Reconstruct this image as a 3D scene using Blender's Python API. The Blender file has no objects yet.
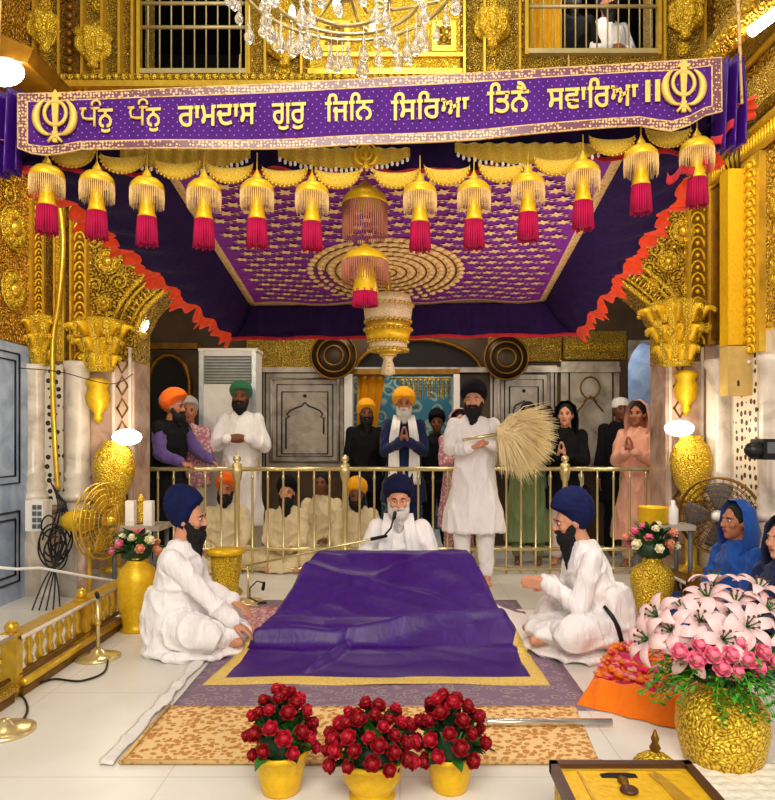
import bpy, bmesh, math, random
from mathutils import Vector, Matrix, noise, Euler
random.seed(7)
SC = bpy.context.scene
COL = SC.collection
PI = math.pi
F, CX, CY, CH = 700.0, 400.0, 440.0, 1.3
def V(x, y=0, z=0): return Vector((x, y, z))
def P(px, py, Y): return Vector(((px-CX)/F*Y, Y, CH-(py-CY)/F*Y))       # measured photo point at distance Y
def G(px, py, z=0.0):                                                     # measured photo point on the level z
    Y = (CH-z)*F/(py-CY); return Vector(((px-CX)/F*Y, Y, z))
R = math.radians

# ------------------------------------------------------------------ camera / view
cam = bpy.data.cameras.new('camera'); camo = bpy.data.objects.new('camera', cam); COL.objects.link(camo)
camo.location = (0, 0, CH); camo.rotation_euler = (PI/2, 0, 0)
cam.sensor_fit = 'HORIZONTAL'; cam.sensor_width = 36; cam.lens = 36*F/775
cam.shift_x = (387.5-CX)/775; cam.shift_y = (CY-400)/775; cam.clip_start = .05
SC.camera = camo
SC.view_settings.view_transform = 'Standard'; SC.view_settings.look = 'None'
SC.view_settings.gamma = 1; SC.view_settings.use_curve_mapping = False
SC.view_settings.exposure = 0.0

# ------------------------------------------------------------------ materials
MATS = {}
def lin(c):
    if isinstance(c, str):
        c = [int(c[i:i+2], 16)/255 for i in (0, 2, 4)]
        c = [x/12.92 if x <= .04045 else ((x+.055)/1.055)**2.4 for x in c]
    return (c[0], c[1], c[2], 1)
def newmat(name):
    m = bpy.data.materials.new(name); m.use_nodes = True
    nt = m.node_tree; b = nt.nodes['Principled BSDF']; MATS[name] = m
    return m, nt, b
def nd(nt, t, **kw):
    n = nt.nodes.new(t)
    for k, v in kw.items(): setattr(n, k, v)
    return n
def ramp(nt, stops, interp='LINEAR'):
    r = nt.nodes.new('ShaderNodeValToRGB'); cr = r.color_ramp; cr.interpolation = interp
    while len(cr.elements) > 1: cr.elements.remove(cr.elements[-1])
    cr.elements[0].position = stops[0][0]; cr.elements[0].color = lin(stops[0][1])
    for p, c in stops[1:]:
        e = cr.elements.new(p); e.color = lin(c)
    return r
def coords(nt, scale=(1, 1, 1), kind='Object', rot=(0, 0, 0)):
    tc = nt.nodes.new('ShaderNodeTexCoord'); mp = nt.nodes.new('ShaderNodeMapping')
    mp.inputs['Scale'].default_value = scale; mp.inputs['Rotation'].default_value = rot
    nt.links.new(tc.outputs[kind], mp.inputs['Vector']); return mp.outputs['Vector']
def bump(nt, b, h, strength=.4, dist=.01):
    n = nt.nodes.new('ShaderNodeBump'); n.inputs['Strength'].default_value = strength
    n.inputs['Distance'].default_value = dist
    nt.links.new(h, n.inputs['Height']); nt.links.new(n.outputs['Normal'], b.inputs['Normal'])
def plain(name, col, rough=.7, metal=0, spec=.4, var=.12, nscale=12, bstr=.15, sheen=0, emit=None, es=1):
    m, nt, b = newmat(name)
    n = nd(nt, 'ShaderNodeTexNoise'); n.inputs['Scale'].default_value = nscale; n.inputs['Detail'].default_value = 4
    nt.links.new(coords(nt), n.inputs['Vector'])
    c = lin(col); lo = [x*(1-var) for x in c[:3]]; hi = [min(1, x*(1+var)) for x in c[:3]]
    r = ramp(nt, [(.3, lo), (.7, hi)]); nt.links.new(n.outputs['Fac'], r.inputs['Fac'])
    nt.links.new(r.outputs['Color'], b.inputs['Base Color'])
    b.inputs['Roughness'].default_value = rough; b.inputs['Metallic'].default_value = metal
    b.inputs['Specular IOR Level'].default_value = spec
    if sheen: b.inputs['Sheen Weight'].default_value = sheen; b.inputs['Sheen Roughness'].default_value = .4
    if bstr: bump(nt, b, n.outputs['Fac'], bstr, .01)
    if emit: b.inputs['Emission Color'].default_value = lin(emit); b.inputs['Emission Strength'].default_value = es
    return m
def fabric(name, col, var=.1, fold=1.0, rough=.85, sheen=.15, spec=.2):
    m, nt, b = newmat(name)
    w = nd(nt, 'ShaderNodeTexNoise'); w.inputs['Scale'].default_value = 1; w.inputs['Detail'].default_value = 3
    w.inputs['Distortion'].default_value = .8
    nt.links.new(coords(nt, (22, 22, 5)), w.inputs['Vector'])
    c = lin(col); lo = [x*(1-var) for x in c[:3]]; hi = [min(1, x*(1+var)) for x in c[:3]]
    r = ramp(nt, [(.3, lo), (.7, hi)]); nt.links.new(w.outputs['Fac'], r.inputs['Fac'])
    nt.links.new(r.outputs['Color'], b.inputs['Base Color'])
    b.inputs['Roughness'].default_value = rough; b.inputs['Specular IOR Level'].default_value = spec
    b.inputs['Sheen Weight'].default_value = sheen
    bump(nt, b, w.outputs['Fac'], .5*fold, .02)
    return m
def relief(name, scale, c0='3a1c02', c1='9a6a0c', c2='e8b41e', rings=34, metal=.55, rough=.38, bs=.9, dist=.03, warp=.6, stops=(.12, .42, .75)):
    """repousse gold: scrolled flowers, groove shade put into the colour"""
    m, nt, b = newmat(name)
    co = coords(nt)
    nz = nd(nt, 'ShaderNodeTexNoise'); nz.inputs['Scale'].default_value = scale*.7; nz.inputs['Detail'].default_value = 2
    nt.links.new(co, nz.inputs['Vector'])
    ad = nd(nt, 'ShaderNodeVectorMath', operation='MULTIPLY_ADD')
    ad.inputs[1].default_value = (warp/scale,)*3
    nt.links.new(nz.outputs['Color'], ad.inputs[0]); nt.links.new(co, ad.inputs[2])
    vo = nd(nt, 'ShaderNodeTexVoronoi'); vo.inputs['Scale'].default_value = scale; vo.inputs['Randomness'].default_value = .75
    nt.links.new(ad.outputs[0], vo.inputs['Vector'])
    mu = nd(nt, 'ShaderNodeMath', operation='MULTIPLY'); mu.inputs[1].default_value = rings
    nt.links.new(vo.outputs['Distance'], mu.inputs[0])
    si = nd(nt, 'ShaderNodeMath', operation='SINE'); nt.links.new(mu.outputs[0], si.inputs[0])
    v2 = nd(nt, 'ShaderNodeTexVoronoi', feature='DISTANCE_TO_EDGE'); v2.inputs['Scale'].default_value = scale*3.2
    nt.links.new(ad.outputs[0], v2.inputs['Vector'])
    m2 = nd(nt, 'ShaderNodeMath', operation='MULTIPLY_ADD'); m2.inputs[1].default_value = 2.4; m2.inputs[2].default_value = .02
    nt.links.new(v2.outputs['Distance'], m2.inputs[0])
    m1 = nd(nt, 'ShaderNodeMath', operation='MULTIPLY_ADD'); m1.inputs[1].default_value = .22; m1.inputs[2].default_value = .22
    nt.links.new(si.outputs[0], m1.inputs[0])
    su = nd(nt, 'ShaderNodeMath', operation='ADD', use_clamp=True)
    nt.links.new(m1.outputs[0], su.inputs[0]); nt.links.new(m2.outputs[0], su.inputs[1])
    r = ramp(nt, [(stops[0], c0), (stops[1], c1), (stops[2], c2)]); nt.links.new(su.outputs[0], r.inputs['Fac'])  # darkest stop paints crevice shade into the gold
    nt.links.new(r.outputs['Color'], b.inputs['Base Color'])
    b.inputs['Metallic'].default_value = metal; b.inputs['Roughness'].default_value = rough
    bump(nt, b, su.outputs[0], bs, dist)
    return m
GR = relief('gold_relief_wall', 9, '5c3c0c', 'ad8420', 'd9b03a', rings=30, warp=.5)
GF = relief('gold_relief_fine', 19, '4e340c', 'b08a26', 'ecc854', rings=30)
GD = relief('gold_relief_dark', 24, '1a0c03', '5a3a10', 'c9983a', rings=30)
GB = relief('gold_relief_bright', 16, '946c0c', 'd4a81a', 'f4d340', metal=.5, bs=.5)
GO = relief('gold_relief_orange', 9, '5a3808', 'ae7c1c', 'd8a02c')
GS = plain('gold_smooth', 'd6ae38', .3, .6, var=.15, nscale=20)
GY = plain('gold_yellow', 'eabc1c', .42, .35, var=.1, nscale=40, bstr=.3)
GT = relief('gold_thread', 60, 'a87c1c', 'e4b428', 'f6d450', metal=.2, rough=.55, bs=.5, dist=.008)
GDK = plain('gold_aged', '7a5410', .42, .6, var=.3)
BRS = plain('brass_polished', 'dccb92', .25, .65, var=.08)
STL = plain('steel_polished', 'd8d4cc', .2, .85, var=.05, bstr=0)
BLK = plain('black_plastic', '0c0c0e', .4, var=.1, bstr=0)
WPL = plain('white_plastic', 'e6e2dc', .4, var=.04, bstr=0)
GRP = plain('grey_plastic', '5a5c60', .5, var=.1, bstr=0)
def marble(name, a, b_, c_, sc=3, rough=.25):
    m, nt, b = newmat(name)
    n = nd(nt, 'ShaderNodeTexNoise'); n.inputs['Scale'].default_value = sc; n.inputs['Detail'].default_value = 7
    n.inputs['Distortion'].default_value = 1.6
    nt.links.new(coords(nt), n.inputs['Vector'])
    r = ramp(nt, [(.3, a), (.5, b_), (.72, c_)]); nt.links.new(n.outputs['Fac'], r.inputs['Fac'])
    nt.links.new(r.outputs['Color'], b.inputs['Base Color']); b.inputs['Roughness'].default_value = rough
    return m
MW = marble('marble_white', 'a89c8c', 'cabeae', 'dcd2c4')
MP = marble('marble_pinkish', '8c6858', 'b4937e', 'ccb09c')
MG = marble('marble_grey', '83786c', 'a89c8e', 'bcb1a4')
MDK = plain('dark_inlay', '1c1412', .5)
MBL = marble('door_blue_grey', '7c8eac', '95a6c0', 'aebcd2', 4, .4)
def inlay(name, sc, bg, fg, fg2, thr=.26):
    m, nt, b = newmat(name)
    vo = nd(nt, 'ShaderNodeTexVoronoi'); vo.inputs['Scale'].default_value = sc; vo.inputs['Randomness'].default_value = .45
    nt.links.new(coords(nt), vo.inputs['Vector'])
    r = ramp(nt, [(0, fg2), (.1, fg), (thr, bg)], 'CONSTANT'); nt.links.new(vo.outputs['Distance'], r.inputs['Fac'])
    nt.links.new(r.outputs['Color'], b.inputs['Base Color']); b.inputs['Roughness'].default_value = .3
    return m
MI = inlay('marble_inlay_floral', 14, 'ddd0bc', '1d1310', '7a3a20', .3)
def floor_mat():
    m, nt, b = newmat('floor_white_sheeted_marble')
    co = coords(nt)
    n = nd(nt, 'ShaderNodeTexNoise'); n.inputs['Scale'].default_value = 1.3; n.inputs['Detail'].default_value = 6
    nt.links.new(co, n.inputs['Vector'])
    r = ramp(nt, [(.3, 'd6d2c8'), (.6, 'e8e5de'), (.8, 'eeece6')]); nt.links.new(n.outputs['Fac'], r.inputs['Fac'])
    br = nd(nt, 'ShaderNodeTexBrick'); br.inputs['Scale'].default_value = 1.0; br.offset = 0
    br.inputs['Mortar Size'].default_value = .004; br.inputs['Brick Width'].default_value = .9; br.inputs['Row Height'].default_value = .9
    br.inputs['Color1'].default_value = (1, 1, 1, 1); br.inputs['Color2'].default_value = (1, 1, 1, 1); br.inputs['Mortar'].default_value = (.72, .68, .6, 1)
    nt.links.new(co, br.inputs['Vector'])
    mx = nd(nt, 'ShaderNodeMix', data_type='RGBA', blend_type='MULTIPLY'); mx.inputs[0].default_value = .6
    nt.links.new(r.outputs['Color'], mx.inputs[6]); nt.links.new(br.outputs['Color'], mx.inputs[7])
    nt.links.new(mx.outputs[2], b.inputs['Base Color']); b.inputs['Roughness'].default_value = .35
    bump(nt, b, n.outputs['Fac'], .25, .02)
    return m
MF = floor_mat()
def brocade(name, cols, sc, rough=.7, rand=.9):
    m, nt, b = newmat(name)
    co = coords(nt)
    nz = nd(nt, 'ShaderNodeTexNoise'); nz.inputs['Scale'].default_value = sc*.6
    nt.links.new(co, nz.inputs['Vector'])
    ad = nd(nt, 'ShaderNodeVectorMath', operation='MULTIPLY_ADD'); ad.inputs[1].default_value = (.9/sc,)*3
    nt.links.new(nz.outputs['Color'], ad.inputs[0]); nt.links.new(co, ad.inputs[2])
    vo = nd(nt, 'ShaderNodeTexVoronoi'); vo.inputs['Scale'].default_value = sc; vo.inputs['Randomness'].default_value = rand
    nt.links.new(ad.outputs[0], vo.inputs['Vector'])
    n = len(cols); r = ramp(nt, [(i*.62/n, c) for i, c in enumerate(cols)]); nt.links.new(vo.outputs['Distance'], r.inputs['Fac'])
    nt.links.new(r.outputs['Color'], b.inputs['Base Color']); b.inputs['Roughness'].default_value = rough
    bump(nt, b, vo.outputs['Distance'], .3, .01)
    return m
CARP = brocade('carpet_floral_orange', ['f0dcb0', 'd89038', 'a85c18', 'dca048', 'a8601c', 'ecc888'], 36)
LAV = brocade('carpet_lavender_brocade', ['bca894', '94808a', '705a78', 'a08e90', '80697e'], 15)
PUR = fabric('purple_silk', '3a0d70', .2, .3, .42, .0, .4)
PURB = fabric('purple_banner', '48186e', .16, .3, .8, .0)
PUD = fabric('purple_velvet_dark', '210a3c', .3, .6, .85, .0)
PUC = fabric('canopy_brocade_purple', '7a2888', .2, .3, .7, 0)
ORF = fabric('orange_frill', 'f0481c', .2, .3)
REDF = fabric('red_frill', 'b8242c', .2, .3)
MAG = fabric('magenta_fringe', 'a80e40', .3, 1.0, .85, 0)
CLW = fabric('cotton_white', 'f2eeee', .04, 1.6)
CLW2 = fabric('cotton_white_cool', 'e2e2e8', .04, .8)
CLC = fabric('cotton_cream', 'd8c6a0', .08, .8)
CLP = fabric('cotton_pale_pink', 'e4d0cc', .1, .6)
SHT = fabric('sheet_white', 'efeae4', .03, .5)
NVY = fabric('turban_navy', '10143a', .25, .5, .85, 0)
NVB = fabric('turban_blue', '0e1846', .25, .5, .85, 0)
BLT = fabric('turban_black', '0c0a14', .3, .5, .85, 0)
ORT = fabric('turban_orange', 'f26a12', .12, .4)
YLT = fabric('turban_yellow', 'f4a80e', .12, .4)
GRT = fabric('turban_green', '2f6a48', .2, .5)
GYT = fabric('turban_grey', 'a8a09a', .12, .5)
NVC = fabric('coat_navy', '15214a', .2, .5)
DKC = fabric('coat_dark', '0e0e13', .25, .5, .85, 0)
PRS = fabric('sleeve_purple_stripe', '5a4480', .3, .5)
BLS = fabric('shawl_black', '0a0a0d', .3, .8, .85, 0)
PKS = fabric('shawl_pink', 'e6a890', .1, .8)
PKP = brocade('print_pink_floral', ['f0e6e0', 'd88a90', 'ecd8d0', 'b87888'], 30, .85)
BLU = fabric('shawl_blue', '1c4c9c', .2, .8)
GRN = fabric('robe_green', '6c7c50', .2, .8)
BEI = brocade('dress_beige_pattern', ['c8a878', 'a07848', 'd8bc90'], 18, .85)
YEL = fabric('curtain_yellow', 'f2b818', .15, .9)
SAF = fabric('cloth_saffron', 'ff7c10', .08, .5)
SKIN = plain('skin_brown', 'a86a4c', .5, var=.08, nscale=8, bstr=.05)
SKL = plain('skin_light', 'cc8f70', .5, var=.08, nscale=8, bstr=.05)
SKD = plain('skin_dark', '74452c', .5, var=.08, nscale=8, bstr=.05)
BRD = plain('beard_black', '0d0b0c', .8, var=.4, nscale=60, bstr=.7)
BRG = plain('beard_white', 'cfc8c0', .8, var=.1, nscale=60, bstr=.6)
EYW = plain('eye_white', 'e8e4e0', .3, bstr=0); EYD = plain('eye_dark', '140c08', .2, bstr=0)
LIP = plain('lips', '8c4034', .5, bstr=0)
ROS = plain('rose_red', '980818', .6, var=.3, nscale=60)
ROL = plain('rose_light', 'b8142c', .6, var=.3, nscale=60)
LEF = plain('leaf_green', '2c6a22', .5, var=.35, nscale=30)
LED = plain('leaf_dark', '16381a', .5, var=.35, nscale=30)
LFB = plain('fern_bright', '4c9c24', .5, var=.3, nscale=30)
LIL = plain('petal_white_pink', 'e8c4c4', .5, var=.06, nscale=40, bstr=.1)
PNK = plain('petal_pink', 'f07e9c', .5, var=.2, nscale=40)
CRM = plain('petal_cream', 'f4ecc8', .5, var=.1, nscale=40)
PCH = plain('petal_peach', 'e8a080', .5, var=.15, nscale=40)
MAGP = plain('petal_magenta', 'd81458', .5, var=.25, nscale=40)
MARI = plain('petal_marigold', 'f07814', .5, var=.3, nscale=60)
CRY, nt_, b_ = newmat('crystal'); b_.inputs['Base Color'].default_value = (.98, .95, .86, 1); b_.inputs['Roughness'].default_value = .05
b_.inputs['Transmission Weight'].default_value = .8; b_.inputs['IOR'].default_value = 1.5; b_.inputs['Specular IOR Level'].default_value = .9
LMP = plain('lamp_white_hot', 'ffffff', .3, emit='fff4e0', es=14, bstr=0)
LMW = plain('lamp_warm', 'fff0d0', .3, emit='ffdf9a', es=5, bstr=0)
DRK = plain('painted_interior_shade', '14100e', .8)  # near black, interior shade put into the colour
WOD = plain('dark_wood_frame', '4a2c1a', .4, var=.25)
MWL = plain('aisle_wall_brown', '4c3a26', .7, var=.3, nscale=4)
HAI = plain('whisk_hair_cream', 'ffeab4', .8, var=.05, nscale=40, bstr=0)
TEA = brocade('painted_scene_teal', ['2c6a78', '5a98a0', '24505c', 'a8b890', '3a7484'], 5, .6)
QLT = plain('quilted_white', 'efe9da', .8, var=.1, nscale=30, bstr=.8)
GLS, nt_, b_ = newmat('cover_glass'); b_.inputs['Transmission Weight'].default_value = 1; b_.inputs['Roughness'].default_value = .02

# ------------------------------------------------------------------ mesh builder
def smooth_path(pts, k=6):
    pts = [Vector(p) for p in pts]; out = []
    for i in range(len(pts)-1):
        a, b, c, d = pts[max(i-1, 0)], pts[i], pts[i+1], pts[min(i+2, len(pts)-1)]
        for j in range(k):
            t = j/k; out.append(.5*((2*b)+(c-a)*t+(2*a-5*b+4*c-d)*t*t+(3*b-a-3*c+d)*t*t*t))
    return out+[pts[-1]]
class MB:
    def __init__(s): s.v = []; s.f = []; s.m = []; s.sm = []; s.mats = []
    def mi(s, mat):
        if mat is None: return 0
        if mat not in s.mats: s.mats.append(mat)
        return s.mats.index(mat)
    def add(s, vs, fs, mat=None, smooth=True, M=None):
        o = len(s.v); i = s.mi(mat)
        s.v += [(M @ Vector(p)) if M is not None else Vector(p) for p in vs]
        for f in fs: s.f.append([o+k for k in f]); s.m.append(i); s.sm.append(smooth)
        return s
    def box(s, lo, hi, mat=None, M=None):
        x0, y0, z0 = lo; x1, y1, z1 = hi
        vs = [(x0,y0,z0),(x1,y0,z0),(x1,y1,z0),(x0,y1,z0),(x0,y0,z1),(x1,y0,z1),(x1,y1,z1),(x0,y1,z1)]
        return s.add(vs, [(0,3,2,1),(4,5,6,7),(0,1,5,4),(1,2,6,5),(2,3,7,6),(3,0,4,7)], mat, False, M)
    def rings(s, rs, mat=None, closed_u=True, cap=True, smooth=True, M=None, loop=False):
        n = len(rs[0]); vs = [p for r in rs for p in r]; fs = []
        K = len(rs)
        for i in range(K if loop else K-1):
            a, b = i*n, ((i+1) % K)*n
            for j in range(n if closed_u else n-1):
                k = (j+1) % n; fs.append((a+j, a+k, b+k, b+j))
        if cap and closed_u and not loop:
            fs.append(tuple(range(n))[::-1]); fs.append(tuple((K-1)*n+j for j in range(n)))
        return s.add(vs, fs, mat, smooth, M)
    def lathe(s, prof, c=(0,0,0), mat=None, n=20, M=None, flute=0, fa=0, cap=True):
        rs = []
        for r, z in prof:
            ring = []
            for j in range(n):
                a = 2*PI*j/n; rr = r*(1+fa*math.cos(flute*a)) if flute else r
                ring.append((c[0]+rr*math.cos(a), c[1]+rr*math.sin(a), c[2]+z))
            rs.append(ring)
        return s.rings(rs, mat, cap=cap, M=M)
    def cyl(s, a, b, r0, r1=None, mat=None, n=10):
        a = Vector(a); b = Vector(b); r1 = r0 if r1 is None else r1
        return s.tube([a, b], [r0, r1], mat, n)
    def tube(s, pts, rad, mat=None, n=8, cap=True, loop=False):
        pts = [Vector(p) for p in pts]; K = len(pts)
        if not isinstance(rad, (list, tuple)): rad = [rad]*K
        rs = []; up = None
        for i, p in enumerate(pts):
            if loop: d = pts[(i+1) % K]-pts[i-1]
            else: d = pts[min(i+1, K-1)]-pts[max(i-1, 0)]
            d.normalize() if d.length > 1e-9 else None
            if up is None: up = Vector((0,0,1)) if abs(d.z) < .9 else Vector((1,0,0))
            u = d.cross(up)
            if u.length < 1e-6: u = d.orthogonal()
            u.normalize(); w = u.cross(d).normalized(); up = w
            rs.append([p+(u*math.cos(2*PI*j/n)+w*math.sin(2*PI*j/n))*rad[i] for j in range(n)])
        return s.rings(rs, mat, cap=cap, loop=loop)
    def ell(s, c, r, mat=None, n=12, k=8, M=None, fn=None):
        if not isinstance(r, (list, tuple)): r = (r, r, r)
        rs = []
        for i in range(k+1):
            t = PI*i/k; e = max(math.sin(t), .02)
            ring = []
            for j in range(n):
                a = 2*PI*j/n; d = Vector((e*math.cos(a), e*math.sin(a), -math.cos(t)))
                q = Vector((d.x*r[0], d.y*r[1], d.z*r[2]))
                if fn: q = fn(d, q)
                ring.append(q)
            rs.append(ring)
        MM = Matrix.Translation(Vector(c)) @ (M if M is not None else Matrix())
        return s.rings(rs, mat, M=MM)
    def caps(s, p0, r0, p1, r1, mat=None, n=12):
        p0 = Vector(p0); p1 = Vector(p1); d = p1-p0; L = d.length
        if L < 1e-6: return s.ell(p0, r0, mat)
        d /= L; pts = []; rad = []
        for i in range(1, 5): a = PI/2*i/4; pts.append(p0-d*r0*math.cos(a)); rad.append(r0*math.sin(a))
        for i in range(0, 4): a = PI/2*(i+0)/4; pts.append(p1+d*r1*math.sin(a)); rad.append(r1*math.cos(a))
        pts = [p0-d*r0*.98]+pts+[p1+d*r1*.98]; rad = [r0*.1]+rad+[r1*.1]
        return s.tube(pts, rad, mat, n)
    def loft(s, secs, mat=None, n=20, sup=2.0):
        """secs: (centre, rx, ry) horizontal ellipses"""
        rs = []
        for c, rx, ry in secs:
            c = Vector(c); ring = []
            for j in range(n):
                a = 2*PI*j/n; ca, sa = math.cos(a), math.sin(a)
                ring.append(c+Vector((rx*math.copysign(abs(ca)**(2/sup), ca), ry*math.copysign(abs(sa)**(2/sup), sa), 0)))
            rs.append(ring)
        return s.rings(rs, mat)
    def grid(s, fn, nu, nv, mat=None, smooth=True, matfn=None, thick=0, tdir=(0,0,-1)):
        o = len(s.v)
        for j in range(nv+1):
            for i in range(nu+1): s.v.append(Vector(fn(i/nu, j/nv)))
        def q(o_, flip):
            for j in range(nv):
                for i in range(nu):
                    a = o_+j*(nu+1)+i; f = [a, a+1, a+nu+2, a+nu+1]
                    s.f.append(f[::-1] if flip else f); s.sm.append(smooth)
                    s.m.append(s.mi(matfn((i+.5)/nu, (j+.5)/nv)) if matfn else s.mi(mat))
        q(o, False)
        if thick:
            t = Vector(tdir)*thick; N = (nu+1)*(nv+1); o2 = len(s.v)
            s.v += [s.v[o+k]+t for k in range(N)]; q(o2, True)
            edge = [i for i in range(nu+1)]+[j*(nu+1)+nu for j in range(1, nv+1)]+[nv*(nu+1)+i for i in range(nu-1, -1, -1)]+[j*(nu+1) for j in range(nv-1, 0, -1)]
            mi = s.mi(mat if mat else matfn(0, 0))
            for a, b in zip(edge, edge[1:]+edge[:1]):
                s.f.append([o+b, o+a, o2+a, o2+b]); s.m.append(mi); s.sm.append(False)
        return s
    def prism(s, pts, y0, y1, mat=None, M=None):
        """polygon in XZ extruded along Y"""
        n = len(pts)
        vs = [(x, y0, z) for x, z in pts]+[(x, y1, z) for x, z in pts]
        fs = [tuple(range(n)), tuple(range(2*n-1, n-1, -1))]+[(i, n+i, n+(i+1) % n, (i+1) % n) for i in range(n)]
        return s.add(vs, fs, mat, False, M)
    def mesh(s, name):
        me = bpy.data.meshes.new(name); me.from_pydata([tuple(p) for p in s.v], [], s.f)
        for m in s.mats: me.materials.append(m)
        me.polygons.foreach_set('material_index', s.m); me.polygons.foreach_set('use_smooth', s.sm)
        me.update(); return me
    def build(s, name, parent=None, loc=(0,0,0), fix=True, off=None):
        """off: world point subtracted from the vertices (geometry given in world coordinates)"""
        if off is not None: s.v = [p-Vector(off) for p in s.v]; loc = off if parent is None else loc
        me = s.mesh(name)
        if fix:
            bm = bmesh.new(); bm.from_mesh(me); bmesh.ops.recalc_face_normals(bm, faces=bm.faces); bm.to_mesh(me); bm.free()
        o = bpy.data.objects.new(name, me); COL.objects.link(o); o.location = loc
        if parent is not None: o.parent = parent
        return o
def tag(o, label=None, cat=None, group=None, kind=None):
    if label: o['label'] = label
    if cat: o['category'] = cat
    if group: o['group'] = group
    if kind: o['kind'] = kind
    return o
def empty(name, loc, label, cat, group=None, rz=0):
    o = bpy.data.objects.new(name, None); COL.objects.link(o); o.location = loc; o.rotation_euler = (0, 0, rz)
    o.empty_display_size = .1
    return tag(o, label, cat, group)
def struct(mb, name): return tag(mb.build(name), kind='structure')
def kids(o): return [c for c in bpy.data.objects if c.parent is o]
def dup(o, loc, label=None, rz=None, scale=None, parent=None):
    c = o.copy(); COL.objects.link(c); c.parent = parent
    if parent is None or loc is not None: c.location = loc
    if label: c['label'] = label
    if rz is not None: c.rotation_euler = (0, 0, rz)
    if scale is not None: c.scale = (scale,)*3
    for k in kids(o):
        d = k.copy(); COL.objects.link(d); d.parent = c
        for g in kids(k):
            e = g.copy(); COL.objects.link(e); e.parent = d
    return c
def solid(mb, voxel, mat, folds=None, smooth=4, name='body'):
    """one continuous skin over overlapping closed shapes"""
    me = mb.mesh('tmp'); o = bpy.data.objects.new('tmp', me); COL.objects.link(o)
    r = o.modifiers.new('r', 'REMESH'); r.mode = 'VOXEL'; r.voxel_size = voxel; r.use_smooth_shade = True
    if smooth: sm = o.modifiers.new('s', 'SMOOTH'); sm.factor = .5; sm.iterations = smooth
    dg = bpy.context.evaluated_depsgraph_get(); ev = o.evaluated_get(dg)
    out = bpy.data.meshes.new_from_object(ev); out.name = name
    bpy.data.objects.remove(o); bpy.data.meshes.remove(me)
    if folds:
        amp, fh, fv = folds
        nr = [v.normal.copy() for v in out.vertices]
        for v, n_ in zip(out.vertices, nr):
            p = v.co; w = noise.noise(Vector((p.x*fh, p.y*fh, p.z*fv)))
            w = 1.1*(1-min(abs(w)*2.4, 1))**2+.12+.25*noise.noise(Vector((p.x*fh*2.3, p.y*fh*2.3, p.z*fv*2)))
            v.co = p+n_*w*amp
    out.materials.clear(); out.materials.append(mat)
    for p in out.polygons: p.use_smooth = True
    out.update(); return out
def obj(name, me, parent): 
    o = bpy.data.objects.new(name, me); COL.objects.link(o); o.parent = parent; return o
# ------------------------------------------------------------------ people
def ik(a, t, l1, l2, pole):
    a = Vector(a); t = Vector(t); d = t-a; L = min(d.length, (l1+l2)*.999); d.normalize(); t2 = a+d*L
    x = (l1*l1-l2*l2+L*L)/(2*L); h = math.sqrt(max(l1*l1-x*x, 0))
    p = Vector(pole); p = (p-d*p.dot(d)).normalized()
    return a+d*x+p*h, t2
def hand(mb, w, d, nrm, side, curl=.25, k=1.0, spread=.1):
    """palm, four fingers, thumb. d = finger direction, nrm = palm direction"""
    w = Vector(w); d = Vector(d).normalized(); nrm = Vector(nrm); nrm = (nrm-d*nrm.dot(d)).normalized()
    s = d.cross(nrm).normalized()*side                      # towards the thumb
    pl = .085*k
    for q in (-.026, -.009, .009, .026):
        mb.caps(w+s*q*.6*k, .016*k, w+d*pl+s*q*k, .0125*k, n=8)
    for i, (q, L) in enumerate(((.028, .066), (.010, .074), (-.009, .069), (-.027, .054))):
        b = w+d*pl+s*q*k; a1 = curl*.8; a2 = curl*2.0
        dd = (d+s*spread*q*20*.1).normalized()
        m = b+(dd*math.cos(a1)+nrm*math.sin(a1))*L*.55*k; e = m+(dd*math.cos(a2)+nrm*math.sin(a2))*L*.5*k
        mb.caps(b, .0095*k, m, .0085*k, n=8); mb.caps(m, .0085*k, e, .007*k, n=8)
    b = w+d*.025*k+s*.024*k; m = b+(d*.7+s*.6+nrm*.35).normalized()*.042*k; e = m+(d*.9+s*.15+nrm*.35).normalized()*.034*k
    mb.caps(b, .014*k, m, .011*k, n=8); mb.caps(m, .0105*k, e, .008*k, n=8)

def turban_mesh(style, mat, r=(.110, .134, .130), tilt=18, under=None):
    mb = MB()
    def fn(d, q):
        v = d.z*1.0+.62*abs(d.x)+(.10 if d.x > 0 else 0)
        if d.y > .3: v = d.z+.3*d.x
        t = (v*4.6) % 1.0
        k = 1+.055*(1-t)-.02
        k += .015*noise.noise(d*4)
        if style == 'tall': q = Vector((q.x*(1-.12*max(d.z, 0)), q.y, q.z*1.15))
        if style == 'round': q = Vector((q.x*1.05, q.y, q.z*.95))
        if d.z < 0:
            f_ = max(0, min(1, (d.y+.75)/1.3)); q = Vector((q.x, q.y, q.z*(.22+.78*f_*f_*(3-2*f_))))
        return q*k
    mb.ell((0, 0, 0), r, mat, n=56, k=40, fn=fn)
    mb.v = [Matrix.Rotation(R(-tilt), 3, 'X') @ p+Vector((0, .028, .078)) for p in mb.v]
    return mb
def hood_mesh(mat, drop=2.0, wide=1.5, ry=.135, open_=1.0):
    def fn(u, v):
        ph = PI*.62*v*open_; th = 2*PI*u+PI/2
        x = .125*math.sin(ph)*math.cos(th); z = .150*math.sin(ph)*math.sin(th); y = ry*math.cos(ph)
        if z < 0:
            k = -z/.15; z *= drop; x *= 1+(wide-1)*k; y = y*(1+.5*k)
        f = 1+.03*math.sin(th*9+v*3)
        return (x*f, y+.015, z*f+.02)
    return MB().grid(fn, 48, 22, mat, thick=0)
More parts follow.
